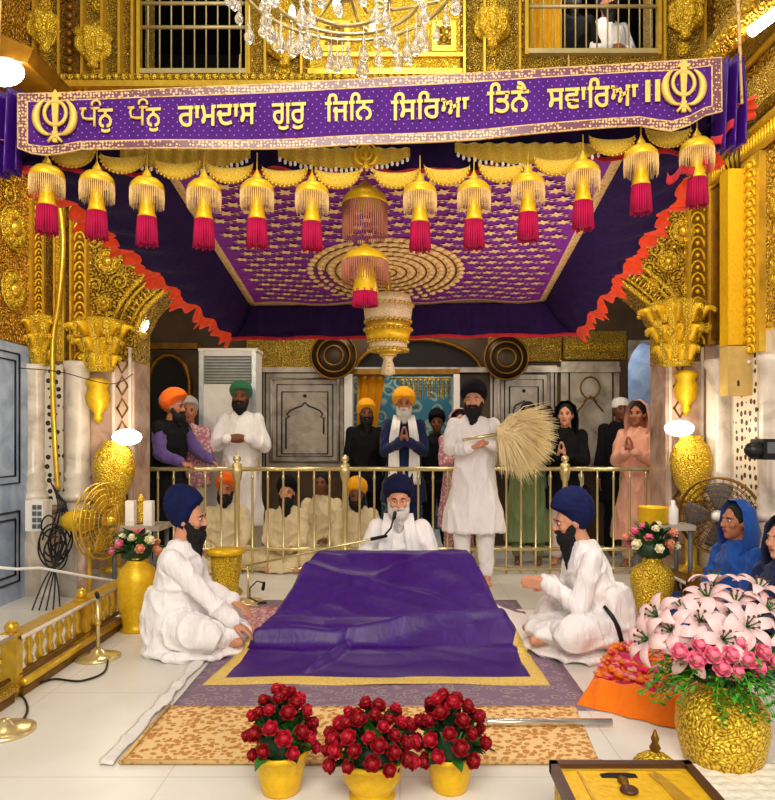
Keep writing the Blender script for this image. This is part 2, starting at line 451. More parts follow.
def human(px=None, Y=None, z0=0.0, X=None, face=0, s=1.0, pose='stand', lean=0, turn=(0, 0), off=(0, 0), skin=SKIN, label='', group=None,
          hands=None, top=CLW, bottom=CLW, sleeves=None, head='turban', hmat=NVY, hstyle='', hr=None, beard=BRD, blen=.13, vox=.010, seat=0.0,
          skirt=1.0, detail=True, scarf=None, coat=None, belt=None, feet=True, tucked=False, htilt=18, legs=True, sitw=1.0, skirt_z=.42, poles=None):
    if X is None: X = (px-CX)/F*Y
    root = empty('person', (X, Y, z0), label, 'person', group, R(face)); root.scale = (s, s, s)
    sit = pose != 'stand'
    dz = (-.84+seat) if sit else 0
    pel = V(0, 0, .97+dz)
    L = Matrix.Rotation(R(lean), 3, 'X')       # positive leans toward -Y (forward)
    def U(p): return pel+L @ (Vector(p)+V(0, 0, dz)-pel)
    neck = U((0, .01, 1.46)); hc0 = U((0, -.01, 1.46))
    H = Matrix.Rotation(R(turn[0]), 3, 'Z') @ Matrix.Rotation(R(turn[1]), 3, 'X')
    hc = hc0+H @ V(0, -.015, .138)
    shL, shR = U((.168, .01, 1.385)), U((-.168, .01, 1.385))
    if hands is None and pose != 'stand': hands = [((.13, -.33, .20+seat), (-.5, -1, -.1), (0, 0, -1), .3), ((-.13, -.33, .20+seat), (.5, -1, -.1), (0, 0, -1), .3)]
    if hands is None: hands = [((.26, -.06, .80), (0, -.1, -1), (-1, 0, 0), .3), ((-.26, -.06, .80), (0, -.1, -1), (1, 0, 0), .3)]
    arms = []
    for k, (sh, hd) in enumerate(zip((shL, shR), hands)):
        t = Vector(hd[0])
        pole = (poles[k] if poles else ((.6, .35, -.8) if k == 0 else (-.6, .35, -.8)))
        el, wr = ik(sh, t, .285, .245, pole); arms.append((sh, el, wr))
    hipL, hipR = V(.09, 0, pel.z-.03), V(-.09, 0, pel.z-.03)
    if pose == 'stand':
        knL, knR = V(.10, -.02, .50), V(-.10, -.02, .50); anL, anR = V(.11, .02, .09), V(-.11, .02, .09)
    elif pose == 'sit':
        knL, knR = V(.33*sitw, -.26, .11+seat), V(-.33*sitw, -.26, .11+seat); anL, anR = V(-.10, -.33, .07+seat), V(.10, -.34, .07+seat)
    else:   # kneel, sitting on the heels
        knL, knR = V(.15, -.42, .08), V(-.15, -.42, .08); anL, anR = V(.09, .05, .06), V(-.09, .05, .06)
        hipL = V(.09, 0, pel.z); hipR = V(-.09, 0, pel.z)
    # ---- body: one continuous surface
    b = MB()
    b.loft([(pel+V(0, 0, -.08), .10, .08), (pel, .155, .105), (U((0, 0, 1.10)), .135, .095), (U((0, 0, 1.25)), .15, .10), (U((0, 0.01, 1.36)), .155, .095), (U((0, .01, 1.43)), .09, .06)])
    b.caps(U((0, .015, 1.40)), .062, hc+H @ V(0, .02, -.05), .054)
    for sh, el, wr in arms: b.caps(sh, .044, el, .036); b.caps(el, .036, wr, .026)
    for k, (hd, (sh, el, wr)) in enumerate(zip(hands, arms)):
        hand(b, wr, hd[1], hd[2], 1 if k == 0 else -1, hd[3])
    for h_, kn, an in ((hipL, knL, anL), (hipR, knR, anR)):
        b.caps(h_, .085, kn, .058); b.caps(kn, .056, an, .036)
        if feet:
            fd = V(0, -1, 0) if pose == 'stand' else (V(-h_.x, -.2, 0).normalized() if pose == 'sit' else V(0, 1, 0))
            b.caps(an+V(0, 0, -.03), .036, an+fd*.12+V(0, 0, -.055 if pose == 'stand' else -.03), .030)
            if pose == 'stand':
                for q in range(5): b.caps(an+fd*.13+V((q-2)*.015, 0, -.062), .012, an+fd*(.17-.006*abs(q-1))+V((q-2)*.018, 0, -.068), .009)
    hb = MB()
    hb.ell((0, .01, .02), (.076, .094, .108)); hb.ell((0, -.022, -.045), (.060, .070, .068)); hb.caps((0, -.06, -.088), .026, (0, -.066, -.088), .024)
    hb.caps((0, -.088, .022), .009, (0, -.109, -.016), .0145); hb.caps((-.012, -.098, -.018), .010, (.012, -.098, -.018), .010)
    for sx in (-1, 1):
        hb.caps((sx*.02, -.082, .040), .010, (sx*.048, -.070, .040), .009)
        hb.ell((sx*.04, -.062, -.012), (.026, .024, .026))
        hb.ell((sx*.078, .012, .0), (.010, .020, .032))
    hb.caps((-.018, -.086, -.048), .010, (.018, -.086, -.048), .010)
    HM = Matrix.Translation(hc) @ H.to_4x4()
    b.add(hb.v, hb.f, None, True, HM)
    bod = obj('body', solid(b, vox*.72 if detail else vox, skin, smooth=2), root)
    def child(mb, name, mat=None):
        mb.v = [HM @ p for p in mb.v]; o = mb.build(name, bod if name in ('eye', 'eyebrow', 'lips') else root); return o
    for sx in (-1, 1):
        e = MB(); e.ell((sx*.031, -.079, .018), (.0105, .008, .0065), EYW if detail else EYD, n=10, k=8)
        e.ell((sx*.031, -.086, .018), (.006, .005, .0065), EYD, n=8, k=6); child(e, 'eye')
        e = MB(); e.tube([(sx*.016, -.093, .036), (sx*.032, -.091, .042), (sx*.050, -.078, .036)], [.003, .0045, .002], BRD, 6); child(e, 'eyebrow')
    e = MB(); e.ell((0, -.094, -.049), (.021, .008, .008), LIP, n=10, k=6); child(e, 'lips')
    # ---- hair / headwear
    if beard:
        q = MB()
        q.ell((0, -.050, -.090), (.070, .060, .060)); q.caps((0, -.05, -.09), .052, (0, -.060, -.09-blen), .030)
        q.caps((-.062, -.01, -.02), .020, (-.045, -.05, -.08), .030); q.caps((.062, -.01, -.02), .020, (.045, -.05, -.08), .030)
        q.caps((-.034, -.088, -.038), .009, (0, -.100, -.032), .011); q.caps((.034, -.088, -.038), .009, (0, -.100, -.032), .011)
        q.v = [HM @ p for p in q.v]
        obj('beard', solid(q, .007, beard, folds=(.006, 60, 14), smooth=1), root)
    if head == 'turban': child(turban_mesh(hstyle, hmat, r=hr or (.110, .134, .128), tilt=htilt), 'turban')
    elif head == 'hood':
        h = hood_mesh(hmat); o = child(h, 'head_scarf')
        q = MB(); q.ell((0, .022, .035), (.084, .092, .108), BRD, n=20, k=14); child(q, 'hair')
    elif head == 'cap':
        q = MB(); q.lathe([(.088, .03), (.092, .05), (.09, .10), (.07, .135), (.02, .15)], (0, .015, 0), hmat, 24); child(q, 'cap')
        q = MB(); q.ell((0, .03, .01), (.080, .080, .100), BRD, n=20, k=14); child(q, 'hair')
    else:
        q = MB(); q.ell((0, .024, .038), (.088, .094, .108), BRD, n=20, k=14); child(q, 'hair')
    # ---- clothes
    g = MB()
    g.loft([(U((0, 0, .90)), .17, .13), (U((0, 0, 1.02)), .165, .13), (U((0, -.005, 1.22)), .18, .135), (U((0, .0, 1.34)), .175, .12), (U((0, .01, 1.43)), .11, .085), (U((0, .012, 1.47)), .074, .072)])
    for sh, el, wr in arms:
        if sleeves is None:
            g.caps(sh, .060, el, .053); g.caps(el, .053, el.lerp(wr, .93), .043)
        else: g.caps(sh, .072, sh.lerp(el, .12), .07)
    gm = coat or top
    if pose == 'stand':
        if skirt_z < .9:
            g.loft([(V(0, 0, skirt_z), .24*skirt, .17*skirt), (V(0, 0, skirt_z+.18), .225*skirt, .16*skirt), (V(0, 0, .85), .185, .145), (V(0, 0, 1.02), .165, .13)])
    else:
        if pose == 'sit':
            for h_, kn, an in ((hipL, knL, anL), (hipR, knR, anR)): g.caps(h_+V(0, 0, .02), .125, kn, .095)
            g.ell((0, -.17, .07+seat), (.36*sitw, .30, .085)); g.loft([(V(0, -.02, 0.005), .22, .20), (V(0, -.01, .06), .215, .19), (V(0, .01, .2+seat), .20, .17), (V(0, 0, .34+seat), .175, .14)]); g.ell((0, -.14, .03), (.38*sitw, .34, .035))
        else:
            g.caps(hipL+V(0, 0, .02), .125, knL+V(0, .03, .02), .10); g.caps(hipR+V(0, 0, .02), .125, knR+V(0, .03, .02), .10)
            g.ell((0, -.10, .09), (.27, .36, .09)); g.ell((0, .08, .12), (.22, .21, .13)); g.ell((0, -.06, .03), (.34, .44, .035))
    obj('coat' if coat else 'kurta', solid(g, vox, gm, folds=(.017, 9, 2.0) if pose == 'stand' else (.017, 7, 7), smooth=3), root)
    if sleeves:
        g = MB()
        for sh, el, wr in arms: g.caps(sh, .068, el, .06); g.caps(el, .06, el.lerp(wr, .93), .042)
        obj('sleeves', solid(g, vox, sleeves, folds=(.008, 14, 8), smooth=2), root)
    if legs:
        g = MB()
        for h_, kn, an in ((hipL, knL, anL), (hipR, knR, anR)):
            if pose == 'stand': g.caps(h_, .10, kn, .078); g.caps(kn, .078, an+V(0, 0, .03), .060)
            else: g.caps(kn.lerp(h_, .3), .09, kn, .085); g.caps(kn, .085, an.lerp(kn, .2), .065)
        obj('trousers', solid(g, vox, bottom, folds=(.008, 12, 5), smooth=2), root)
    if scarf:
        for sx in (-1, 1):
            def fn(u, v, sx=sx):
                zz = 1.50-.72*v; w = .05+.03*v; x = sx*(.07+.035*min(v*3, 1))+(u-.5)*w*1.6; yy = -.10-.055*min(v*5, 1)-.006*math.sin(u*14)+.03*max(0, v-.5)
                if v < .1: yy = -.02-.08*v/.1-.0; 
                return U((x, yy, zz))
            g = MB(); g.grid(fn, 8, 20, scarf, thick=.008, tdir=(0, 1, 0)); g.build('scarf', root)
    return root, HM, arms, U
PRAY = lambda z=1.24, y=-.27, x=0: [((x+.035, y, z), (-.12, -.25, 1), (-1, 0, 0), .06), ((x-.035, y, z), (.12, -.25, 1), (1, 0, 0), .06)]
FOLD = lambda z=1.15, y=-.24: [((.09, y, z), (-1, -.1, .1), (0, 1, 0), .35), ((-.09, y-.02, z), (1, -.1, .1), (0, 1, 0), .35)]
# ------------------------------------------------------------------ setting
YA = 6.0
def ax(px, Y=YA): return (px-CX)/F*Y
def az(py, Y=YA): return CH-(py-CY)/F*Y
m = MB(); m.box((-5, -1.5, -.1), (5, 12, 0), MF); struct(m, 'floor')
XL, XR = ax(33), ax(712)          # side walls of the hall
JL, JR = ax(136), ax(664)         # jambs of the big arch
ZT = az(86)

# relief helpers in the frame of a wall: origin O, across U, up W, out N
class Fr:
    def __init__(s, O, U_, W_, N_): s.O = Vector(O); s.U = Vector(U_); s.W = Vector(W_); s.N = Vector(N_)
    def __call__(s, u, w, n=0): return s.O+s.U*u+s.W*w+s.N*n
FA = Fr((0, YA, 0), (1, 0, 0), (0, 0, 1), (0, -1, 0))
FL = Fr((XL, 0, 0), (0, 1, 0), (0, 0, 1), (1, 0, 0))
FR_ = Fr((XR, 0, 0), (0, 1, 0), (0, 0, 1), (-1, 0, 0))
def fbox(mb, fr, u0, u1, w0, w1, n0, n1, mat):
    c = [fr(u, w, n) for n in (n0, n1) for u, w in ((u0, w0), (u1, w0), (u1, w1), (u0, w1))]
    mb.add(c, [(0,1,2,3),(7,6,5,4),(0,4,5,1),(1,5,6,2),(2,6,7,3),(3,7,4,0)], mat, False)
def rosette(mb, fr, u, w, r, mat, core=None, n=0.01, petals=10):
    for k in range(petals):
        a = 2*PI*k/petals; c = fr(u+.68*r*math.cos(a), w+.68*r*math.sin(a), n)
        rs = r*.30; mb.ell(c, rs, mat, n=8, k=5)
    mb.ell(fr(u, w, n), r*.42, core or mat, n=12, k=6)
    mb.tube([fr(u+r*1.05*math.cos(a), w+r*1.05*math.sin(a), n) for a in [2*PI*i/24 for i in range(24)]], r*.07, mat, 6, loop=True)
def scroll(mb, fr, u, w, r, mat, a0=0, turns=1.6, hand_=1, n=.012, th=.011):
    pts = []; rad = []
    for i in range(26):
        t = i/25; rr = r*(1-.86*t); a = a0+hand_*2*PI*turns*t
        pts.append(fr(u+rr*math.cos(a), w+rr*math.sin(a), n)); rad.append(th*(1-.4*t))
    mb.tube(pts, rad, mat, 6)
    mb.ell(fr(u, w, n), r*.2, mat, n=8, k=5)
    for i in range(4, 20, 4):
        p = pts[i]; q = p+(p-fr(u, w, n)).normalized()*r*.22
        mb.ell(q, (r*.12,)*3, mat, n=6, k=4)
def beads(mb, fr, u, w0, w1, r, mat, n=.0, step=2.1):
    k = max(int((w1-w0)/(r*step)), 1)
    for i in range(k): mb.ell(fr(u, w0+(i+.5)*(w1-w0)/k, n), (r*.95, r*.95, r*.95), mat, n=8, k=5)
def arches(mb, fr, u0, u1, w0, w1, mat, n=.0, step=.06, th=.008):
    k = int((w1-w0)/step); h = (w1-w0)/k; c = (u0+u1)/2; hw = (u1-u0)/2
    for i in range(k):
        pts = [fr(c+hw*math.cos(a), w0+i*h+h*.9*math.sin(a), n) for a in [PI*j/6 for j in range(7)]]
        mb.tube(pts, th, mat, 5)
        mb.ell(fr(c, w0+(i+.35)*h, n), hw*.35, mat, n=6, k=4)

# --- arcade wall with its arch
def arch_z(x):
    pts = [(136, 330), (140, 318), (150, 305), (165, 292), (190, 274), (230, 250), (300, 222), (396, 203)]
    px = x/YA*F+CX
    if px > 396: px = 136+(664-px)*260/268
    px = max(px, 136)
    for (a, b), (c, d) in zip(pts, pts[1:]):
        if px <= c: return az(b+(d-b)*(px-a)/(c-a))
    return az(203)
w = MB()
NS = 60; xs = [JL+(JR-JL)*i/NS for i in range(NS+1)]; TH = .34
for i in range(NS):
    a, b_ = xs[i], xs[i+1]; za, zb = arch_z(a), arch_z(b_)
    vs = [(a, YA, za), (b_, YA, zb), (b_, YA, ZT), (a, YA, ZT), (a, YA+TH, za), (b_, YA+TH, zb), (b_, YA+TH, ZT), (a, YA+TH, ZT)]
    w.add(vs, [(0,1,2,3)], GR, False); w.add(vs, [(7,6,5,4), (4,5,1,0)], GR, False)
for x0, x1, fr0, fr1 in ((XL, JL, 1, 0), (JR, XR+.3, 0, 1)):
    w.box((x0, YA, az(362)), (x1, YA+TH, ZT), GR)
# band of ribs following the arch
for side in (-1, 1):
    P0 = []
    for i in range(40):
        t = i/39; x = JL+(0-.02-JL)*t if side < 0 else JR-(JR-0)*t
        P0.append(V(x, 0, arch_z(x)))
    def offs(k, d):
        t_ = (P0[min(k+1, 39)]-P0[max(k-1, 0)]).normalized(); nn = V(-t_.z, 0, t_.x)
        if nn.z < 0 : nn = -nn
        if nn.z < .05: nn = V(side, 0, .0)
        return P0[k]+nn*d
    for d, r_ in ((.0, .022), (.05, .012), (.15, .014), (.205, .02)):
        w.tube([(offs(k, d).x, YA-.015, offs(k, d).z) for k in range(40)], r_, GB, 6)
    for k in range(0, 40):
        for f_ in (0, .5):
            if k == 39: continue
            p, q = offs(k, .06).lerp(offs(k+1, .06), f_), offs(k, .14).lerp(offs(k+1, .14), f_)
            w.cyl((p.x, YA-.008, p.z), (q.x, YA-.008, q.z), .009, mat=GS, n=5)
# spandrel scrolls and rosettes (photo: flowers and curling vines)
for (px, py, r_) in ((108, 262, .10), (122, 232, .07), (104, 303, .06), (683, 232, .11), (668, 262, .085), (690, 290, .07), (652, 285, .05), (683, 196, .08)):
    rosette(w, FA, ax(px), az(py), r_, GB, GS)
rr = random.Random(3)
for (px, py, r_, h_) in ((96, 242, .07, 1), (120, 283, .08, -1), (136, 262, .07, 1), (150, 246, .07, -1), (96, 285, .06, -1), (112, 320, .06, 1), (100, 212, .07, -1), (130, 213, .08, 1),
                         (655, 250, .07, -1), (668, 292, .07, 1), (648, 268, .05, 1), (694, 262, .06, 1), (662, 222, .09, -1), (696, 205, .06, 1), (678, 312, .07, -1), (696, 318, .06, 1), (640, 232, .07, 1)):
    scroll(w, FA, ax(px), az(py), r_, GB, rr.uniform(0, 6), 1.5, h_)
struct(w, 'wall_arcade')

# --- upper storey: openings 1 and 2, panel and brackets between
w = MB(); ZU = 6.2
W1 = (ax(141), ax(246), az(70)); W2 = (ax(528), ax(657), az(50))
for x0, x1, z0 in ((XL, W1[0], ZT), (W1[1], W2[0], ZT), (W2[1], XR+.3, ZT)): w.box((x0, YA+.03, z0), (x1, YA+TH, ZU), GF)
w.box((W1[0], YA+.03, ZT), (W1[1], YA+TH, W1[2]), GF); w.box((W2[0], YA+.03, ZT), (W2[1], YA+TH, W2[2]), GF)
w.box((ax(310), YA, az(74)), (ax(460), YA+.05, ZU), GB)
for px0, px1, dk in ((62, 82, 1), (704, 722, 1)):
    w.box((ax(px0), YA-.04, ZT), (ax(px1), YA+.03, ZU), GD)
    beads(w, FA, (ax(px0)+ax(px1))/2, ZT, 5.4, .035, GDK, .045); 
for px in (36, 61, 84, 104, 121, 134, 250, 266, 302, 464, 484, 519, 663, 703, 724):
    w.box((ax(px-1.2), YA-.05, ZT), (ax(px+1.2), YA+.03, ZU), GS)
for px in (32, 55, 89, 115, 127, 257, 296, 305, 470, 512, 523, 669, 697, 728):
    beads(w, FA, ax(px), ZT, 5.3, .030, GF, -.03)
for px in (45, 98, 284, 492, 684, 740):
    for py in (4, 26, 48, 70): rosette(w, FA, ax(px), az(py), .055, GB, GB, -.02, 8)
for px, py, s_ in ((46, 36, 1), (94, 52, .9), (285, 50, 1.05), (492, 32, 1.05), (685, 22, 1), (738, 8, 1.1), (570, -30, 1)):
    c = (ax(px), YA-.01, az(py))
    w.lathe([(.02, -.15), (.05, -.13), (.035, -.10), (.10, -.06), (.135, .0), (.12, .07), (.15, .10), (.13, .15), (.05, .17)], c, GB, 24, flute=8, fa=.16)
    for k in range(8): a = 2*PI*k/8; w.ell(V(c[0]+.12*math.cos(a), c[1]+.12*math.sin(a), c[2]+.02), (.04, .04, .07), GB, n=8, k=6)
w.box((ax(308), YA-.03, az(76)), (ax(462), YA+.03, az(70)), GS); w.box((ax(306), YA-.03, az(58)), (ax(464), YA+.03, az(54)), GS)
for px0, px1 in ((320, 350), (432, 456)):
    w.box((ax(px0), YA-.02, az(52)), (ax(px1), YA+.03, az(22)), GS); w.box((ax(px0+5), YA-.03, az(46)), (ax(px1-5), YA+.03, az(28)), GR)
struct(w, 'wall_upper')
# cornices along the foot of the upper storey
w = MB(); w.box((XL, YA-.10, ZT-.05), (XR, YA+.02, ZT), GS); w.box((XL, YA-.07, ZT), (XR, YA+.02, ZT+.07), GF)
for i in range(90): w.ell((XL+(XR-XL)*(i+.5)/90, YA-.08, ZT+.035), .026, GB, n=6, k=4)
struct(w, 'trim_1')
# barred openings
def window(name, x0, x1, z0, n, rails, mat, ztop):
    f = MB(); f.box((x0, YA-.03, z0-.04), (x1, YA+.10, z0), CLCW); f.box((x0-.03, YA-.03, z0-.05), (x0, YA+.1, ztop), mat); f.box((x1, YA-.03, z0-.05), (x1+.03, YA+.1, ztop), mat)
    root = f.build(name); tag(root, kind='structure')
    g = MB()
    for i in range(n): x = x0+(x1-x0)*(i+.5)/n; g.cyl((x, YA+.03, z0), (x, YA+.03, ztop), .007, mat=CLCW, n=6)
    for z in rails: g.cyl((x0, YA+.02, z), (x1, YA+.02, z), .016, mat=CLCW, n=6)
    g.build('window_bars', root)
CLCW = plain('painted_bar_cream', 'a89868', .45, .3)
window('window_1', W1[0], W1[1], W1[2], 9, (az(26), az(2)), GS, ZU)
window('window_2', W2[0], W2[1], W2[2], 12, (az(5), az(-30)), GS, ZU)
m = MB()
for x0, x1 in ((XL, -.9),):
    m.box((x0, YA+TH, 4.30), (x1, 8.9, 4.36), MWL)
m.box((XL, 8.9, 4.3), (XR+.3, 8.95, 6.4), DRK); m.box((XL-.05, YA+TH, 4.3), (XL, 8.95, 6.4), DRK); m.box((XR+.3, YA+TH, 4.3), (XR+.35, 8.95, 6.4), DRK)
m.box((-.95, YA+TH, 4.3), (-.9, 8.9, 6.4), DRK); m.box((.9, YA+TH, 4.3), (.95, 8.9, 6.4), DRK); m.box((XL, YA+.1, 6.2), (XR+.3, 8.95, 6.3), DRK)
struct(m, 'wall_gallery')
m = MB(); m.box((-5, YA+TH, 3.9), (5, 9.4, 3.98), MWL); struct(m, 'ceiling')

# --- corner pilasters in gold (left / right), continuing behind the canopy
def pilaster(name, bands, ztop, zbot):
    w = MB()
    for px0, px1, kind in bands:
        x0, x1 = ax(px0), ax(px1); c = (x0+x1)/2; hw = (x1-x0)/2
        if kind == 'box': fbox(w, FA, x0, x1, zbot, ztop, .0, .07, GS)
        elif kind == 'arch': fbox(w, FA, x0, x1, zbot, ztop, 0, .03, GDK); arches(w, FA, x0+.01, x1-.01, zbot, ztop, GY, .035, hw*1.5, .010)
        elif kind == 'dark': fbox(w, FA, x0, x1, zbot, ztop, 0, .04, GD)
        elif kind == 'gold': fbox(w, FA, x0, x1, zbot, ztop, 0, .05, GB)
        elif kind == 'bead': fbox(w, FA, x0, x1, zbot, ztop, 0, .02, GDK); beads(w, FA, c, zbot, ztop, hw*.8, GS, .03)
    return struct(w, name)
pilaster('trim_2', [(33, 36, 'box'), (36, 46, 'arch'), (46, 48, 'box'), (48, 57, 'dark'), (57, 59, 'box'), (59, 66, 'gold'), (66, 68, 'box'), (68, 73, 'dark'), (73, 75, 'box'), (75, 88, 'arch'), (88, 90, 'box')], ZT-.05, az(362))
pilaster('trim_3', [(705, 712, 'box'), (688, 704, 'arch'), (685, 688, 'box')], ZT-.05, az(345))
# --- side walls
def sidewall(name, fr, x, sgn, mat):
    w = MB()
    fbox(w, fr, 4.2, YA, 2.1, ZU, -.3, 0, mat)
    return w
w = sidewall('wall_left', FL, XL, 1, GO)
YL = lambda px: XL*F/(px-CX)
for py, r_ in ((228, .16), (290, .15)):
    Y = YL(12); rosette(w, FL, Y, CH-(py-CY)/F*Y, r_, GB, GS, petals=12)
for z_ in (3.55, 3.63, 3.75): w.tube([FL(4.2, z_, .03), FL(YA, z_, .03)], .022, GS, 6)
fbox(w, FL, 4.2, YA, 3.80, 3.95, 0, .10, GF)
for i in range(40): w.ell(FL(4.2+1.8*(i+.5)/40, 3.69, .02), .02, GS, n=6, k=4)
scroll(w, FL, 5.75, 2.9, .1, GB); scroll(w, FL, 5.62, 3.28, .1, GB, 2, 1.5, -1)
struct(w, 'wall_left')
w = sidewall('wall_right', FR_, XR, -1, GR)
for z_, r_ in ((3.45, .03), (3.62, .03), (3.95, .035), (4.15, .03), (4.55, .05)): w.tube([FR_(4.2, z_, .03), FR_(YA, z_, .03)], r_, GS, 6)
for i in range(44): w.cyl(FR_(4.2+1.8*(i+.5)/44, 3.48, .02), FR_(4.2+1.8*(i+.5)/44, 3.60, .02), .014, mat=GY, n=5)
fbox(w, FR_, 4.2, YA, 3.68, 3.92, 0, .12, GF); fbox(w, FR_, 4.2, YA, 4.2, 4.5, 0, .22, GF)
for i in range(16): rosette(w, FR_, 4.26+1.74*(i+.5)/16, 4.35, .07, GB, GS, .22, 7)
YRr = lambda px: XR*F/(px-CX)
fbox(w, FR_, YRr(722), YRr(715), 2.15, 3.4, 0, .04, GDK); 
for a, b_, mt in ((746, 751, GS), (751, 763, GB), (763, 766, GS)):
    fbox(w, FR_, YRr(b_), YRr(a), 1.95, 3.42, 0, .05, mt)
arches(w, FR_, YRr(762), YRr(752), 1.95, 3.4, GY, .055, .07, .010)
rosette(w, FR_, 4.85, 3.0, .16, GB, GS, petals=12); rosette(w, FR_, 4.9, 2.5, .13, GB, GS)
scroll(w, FR_, 4.75, 2.72, .1, GB)
struct(w, 'wall_right')

# --- acanthus capitals
def capital(name, px, py, wd, ht, Y=YA-.05, label=None):
    w = MB(); c = P(px, py, Y)
    w.lathe([(wd*.30, -ht*.55), (wd*.36, -ht*.35), (wd*.42, 0), (wd*.55, ht*.3), (wd*.6, ht*.42), (wd*.5, ht*.5), (wd*.2, ht*.55)], c, GB, 18, flute=9, fa=.12)
    rr = random.Random(int(px))
    for tier, (zz, rd, nn) in enumerate(((-.35, .34, 8), (-.05, .44, 9), (.25, .56, 10))):
        for k in range(nn):
            a = 2*PI*(k+.5*tier)/nn; d = V(math.cos(a), math.sin(a), 0)
            p0 = c+d*wd*rd*.8+V(0, 0, ht*(zz-.1)); p1 = c+d*wd*rd*1.05+V(0, 0, ht*(zz+.12)); p2 = c+d*wd*rd*1.38+V(0, 0, ht*(zz+.10))
            w.tube([p0, p1, p2], [wd*.07, wd*.11, wd*.04], GY, 7)
            w.ell(p2+V(0, 0, -ht*.03), wd*.06, GB, n=7, k=5)
    for k in range(9): w.ell(c+V((k-4)*wd*.13, -wd*.35, ht*(.1+.12*math.sin(k*2.3))), (wd*.10,)*3, GB, n=8, k=5)
    return struct(w, name)
capital('trim_4', 100, 345, .36, .42); capital('trim_5', 676, 333, .40, .52); capital('trim_6', 40, 340, .24, .4)
for name, px, py in (('trim_7', 98, 400), ('trim_8', 686, 392)):
    w = MB(); w.lathe([(.01, -.20), (.04, -.15), (.03, -.12), (.08, -.05), (.095, .03), (.07, .10), (.10, .14), (.06, .18)], P(px, py, YA-.06), GY, 16, flute=8, fa=.1); struct(w, name)

# --- marble columns and jambs below
def column(name, px, wpx, Y, py0, py1, px_plinth=1.25):
    w = MB(); x = ax(px, Y); r_ = wpx/2/F*Y; zt, zb = az(py0, Y), az(py1, Y)
    w.lathe([(r_*1.2, zt), (r_*1.2, zt-.05), (r_, zt-.08), (r_*.98, zb+.25), (r_*1.15, zb+.22), (r_*.95, zb+.18), (r_*1.25, zb+.13), (r_*1.05, zb+.09), (r_*1.35, zb+.04), (r_*1.35, zb)], (x, Y, 0), MW, 24)
    if zb > .05:
        w.lathe([(r_*1.1, zb), (r_*.8, zb-.1), (r_*1.2, zb-.25), (r_*1.5, zb-.35), (r_*1.5, 0)], (x, Y, 0), MW, 24)
    return struct(w, name)
column('trim_9', 34, 22, 5.95, 365, 500); column('trim_10', 78, 23, 5.93, 362, 500); column('trim_11', 720, 26, 5.75, 360, 500)
w = MB(); w.box((ax(28), YA-.01, 0), (ax(112), YA+TH, az(362)), MP); w.box((ax(44), YA-.05, .75), (ax(66), YA, az(365)), MI)
fbox(w, FA, ax(112), JL-.002, 0, az(362), -TH+.003, .03, MP)
for a in (116, 132): fbox(w, FA, ax(a)-.012, ax(a)+.012, .4, az(348), .03, .05, MW)
for k in range(9):
    z = .8+k*.19; w.tube([FA(ax(124)-.05, z, .03), FA(ax(124), z+.09, .045), FA(ax(124)+.05, z, .03)], .010, GDK, 5); w.tube([FA(ax(124)-.05, z+.02, .03), FA(ax(124), z-.07, .045), FA(ax(124)+.05, z+.02, .03)], .010, GDK, 5)
w.box((ax(26), YA-.14, 0), (JL+.02, YA-.02, .22), MW)
struct(w, 'wall_pier_left')
w = MB(); fbox(w, FA, JR+.002, ax(704), 0, az(362), -TH+.003, .03, MP)
for a in (668, 700): fbox(w, FA, ax(a)-.012, ax(a)+.012, .4, az(348), .03, .05, MW)
for k in range(9):
    z = .8+k*.19; w.tube([FA(ax(678)-.05, z, .03), FA(ax(678), z+.09, .045), FA(ax(678)+.05, z, .03)], .010, GDK, 5); w.tube([FA(ax(678)-.05, z+.02, .03), FA(ax(678), z-.07, .045), FA(ax(678)+.05, z+.02, .03)], .010, GDK, 5)
w.box((ax(704), YA-.01, 0), (XR+.3, YA+TH, az(345)), MP)
w.box((JR-.02, YA-.14, 0), (XR, YA-.02, .22), MW)
struct(w, 'wall_pier_right')
w = MB(); fbox(w, FR_, 4.0, YA, 0, 2.1, -.3, 0, MW); fbox(w, FR_, YRr(760), YRr(736), .6, 2.0, 0, .02, MI)
for k in (3, 4.2): 
    pass
struct(w, 'wall_right_base')
column('trim_12', 772, 24, 5.0, 355, 520)
# left: blue-grey panelled door in the side wall
w = MB(); fbox(w, FL, 4.0, YA, 0, 2.1, -.3, -.02, MW); struct(w, 'wall_left_base')
w = MB(); fbox(w, FL, 4.6, 5.98, 0, 2.08, -.02, .03, MBL)
for u0, u1, z0, z1 in ((4.75, 5.72, .15, .72), (4.75, 5.72, .95, 2.0)):
    for e in (0, .06):
        w.tube([FL(u0+e, z0+e, .035), FL(u1-e, z0+e, .035), FL(u1-e, z1-e, .035), FL(u0+e, z1-e, .035)], .010, MDK, 4, loop=True)
struct(w, 'door_2')

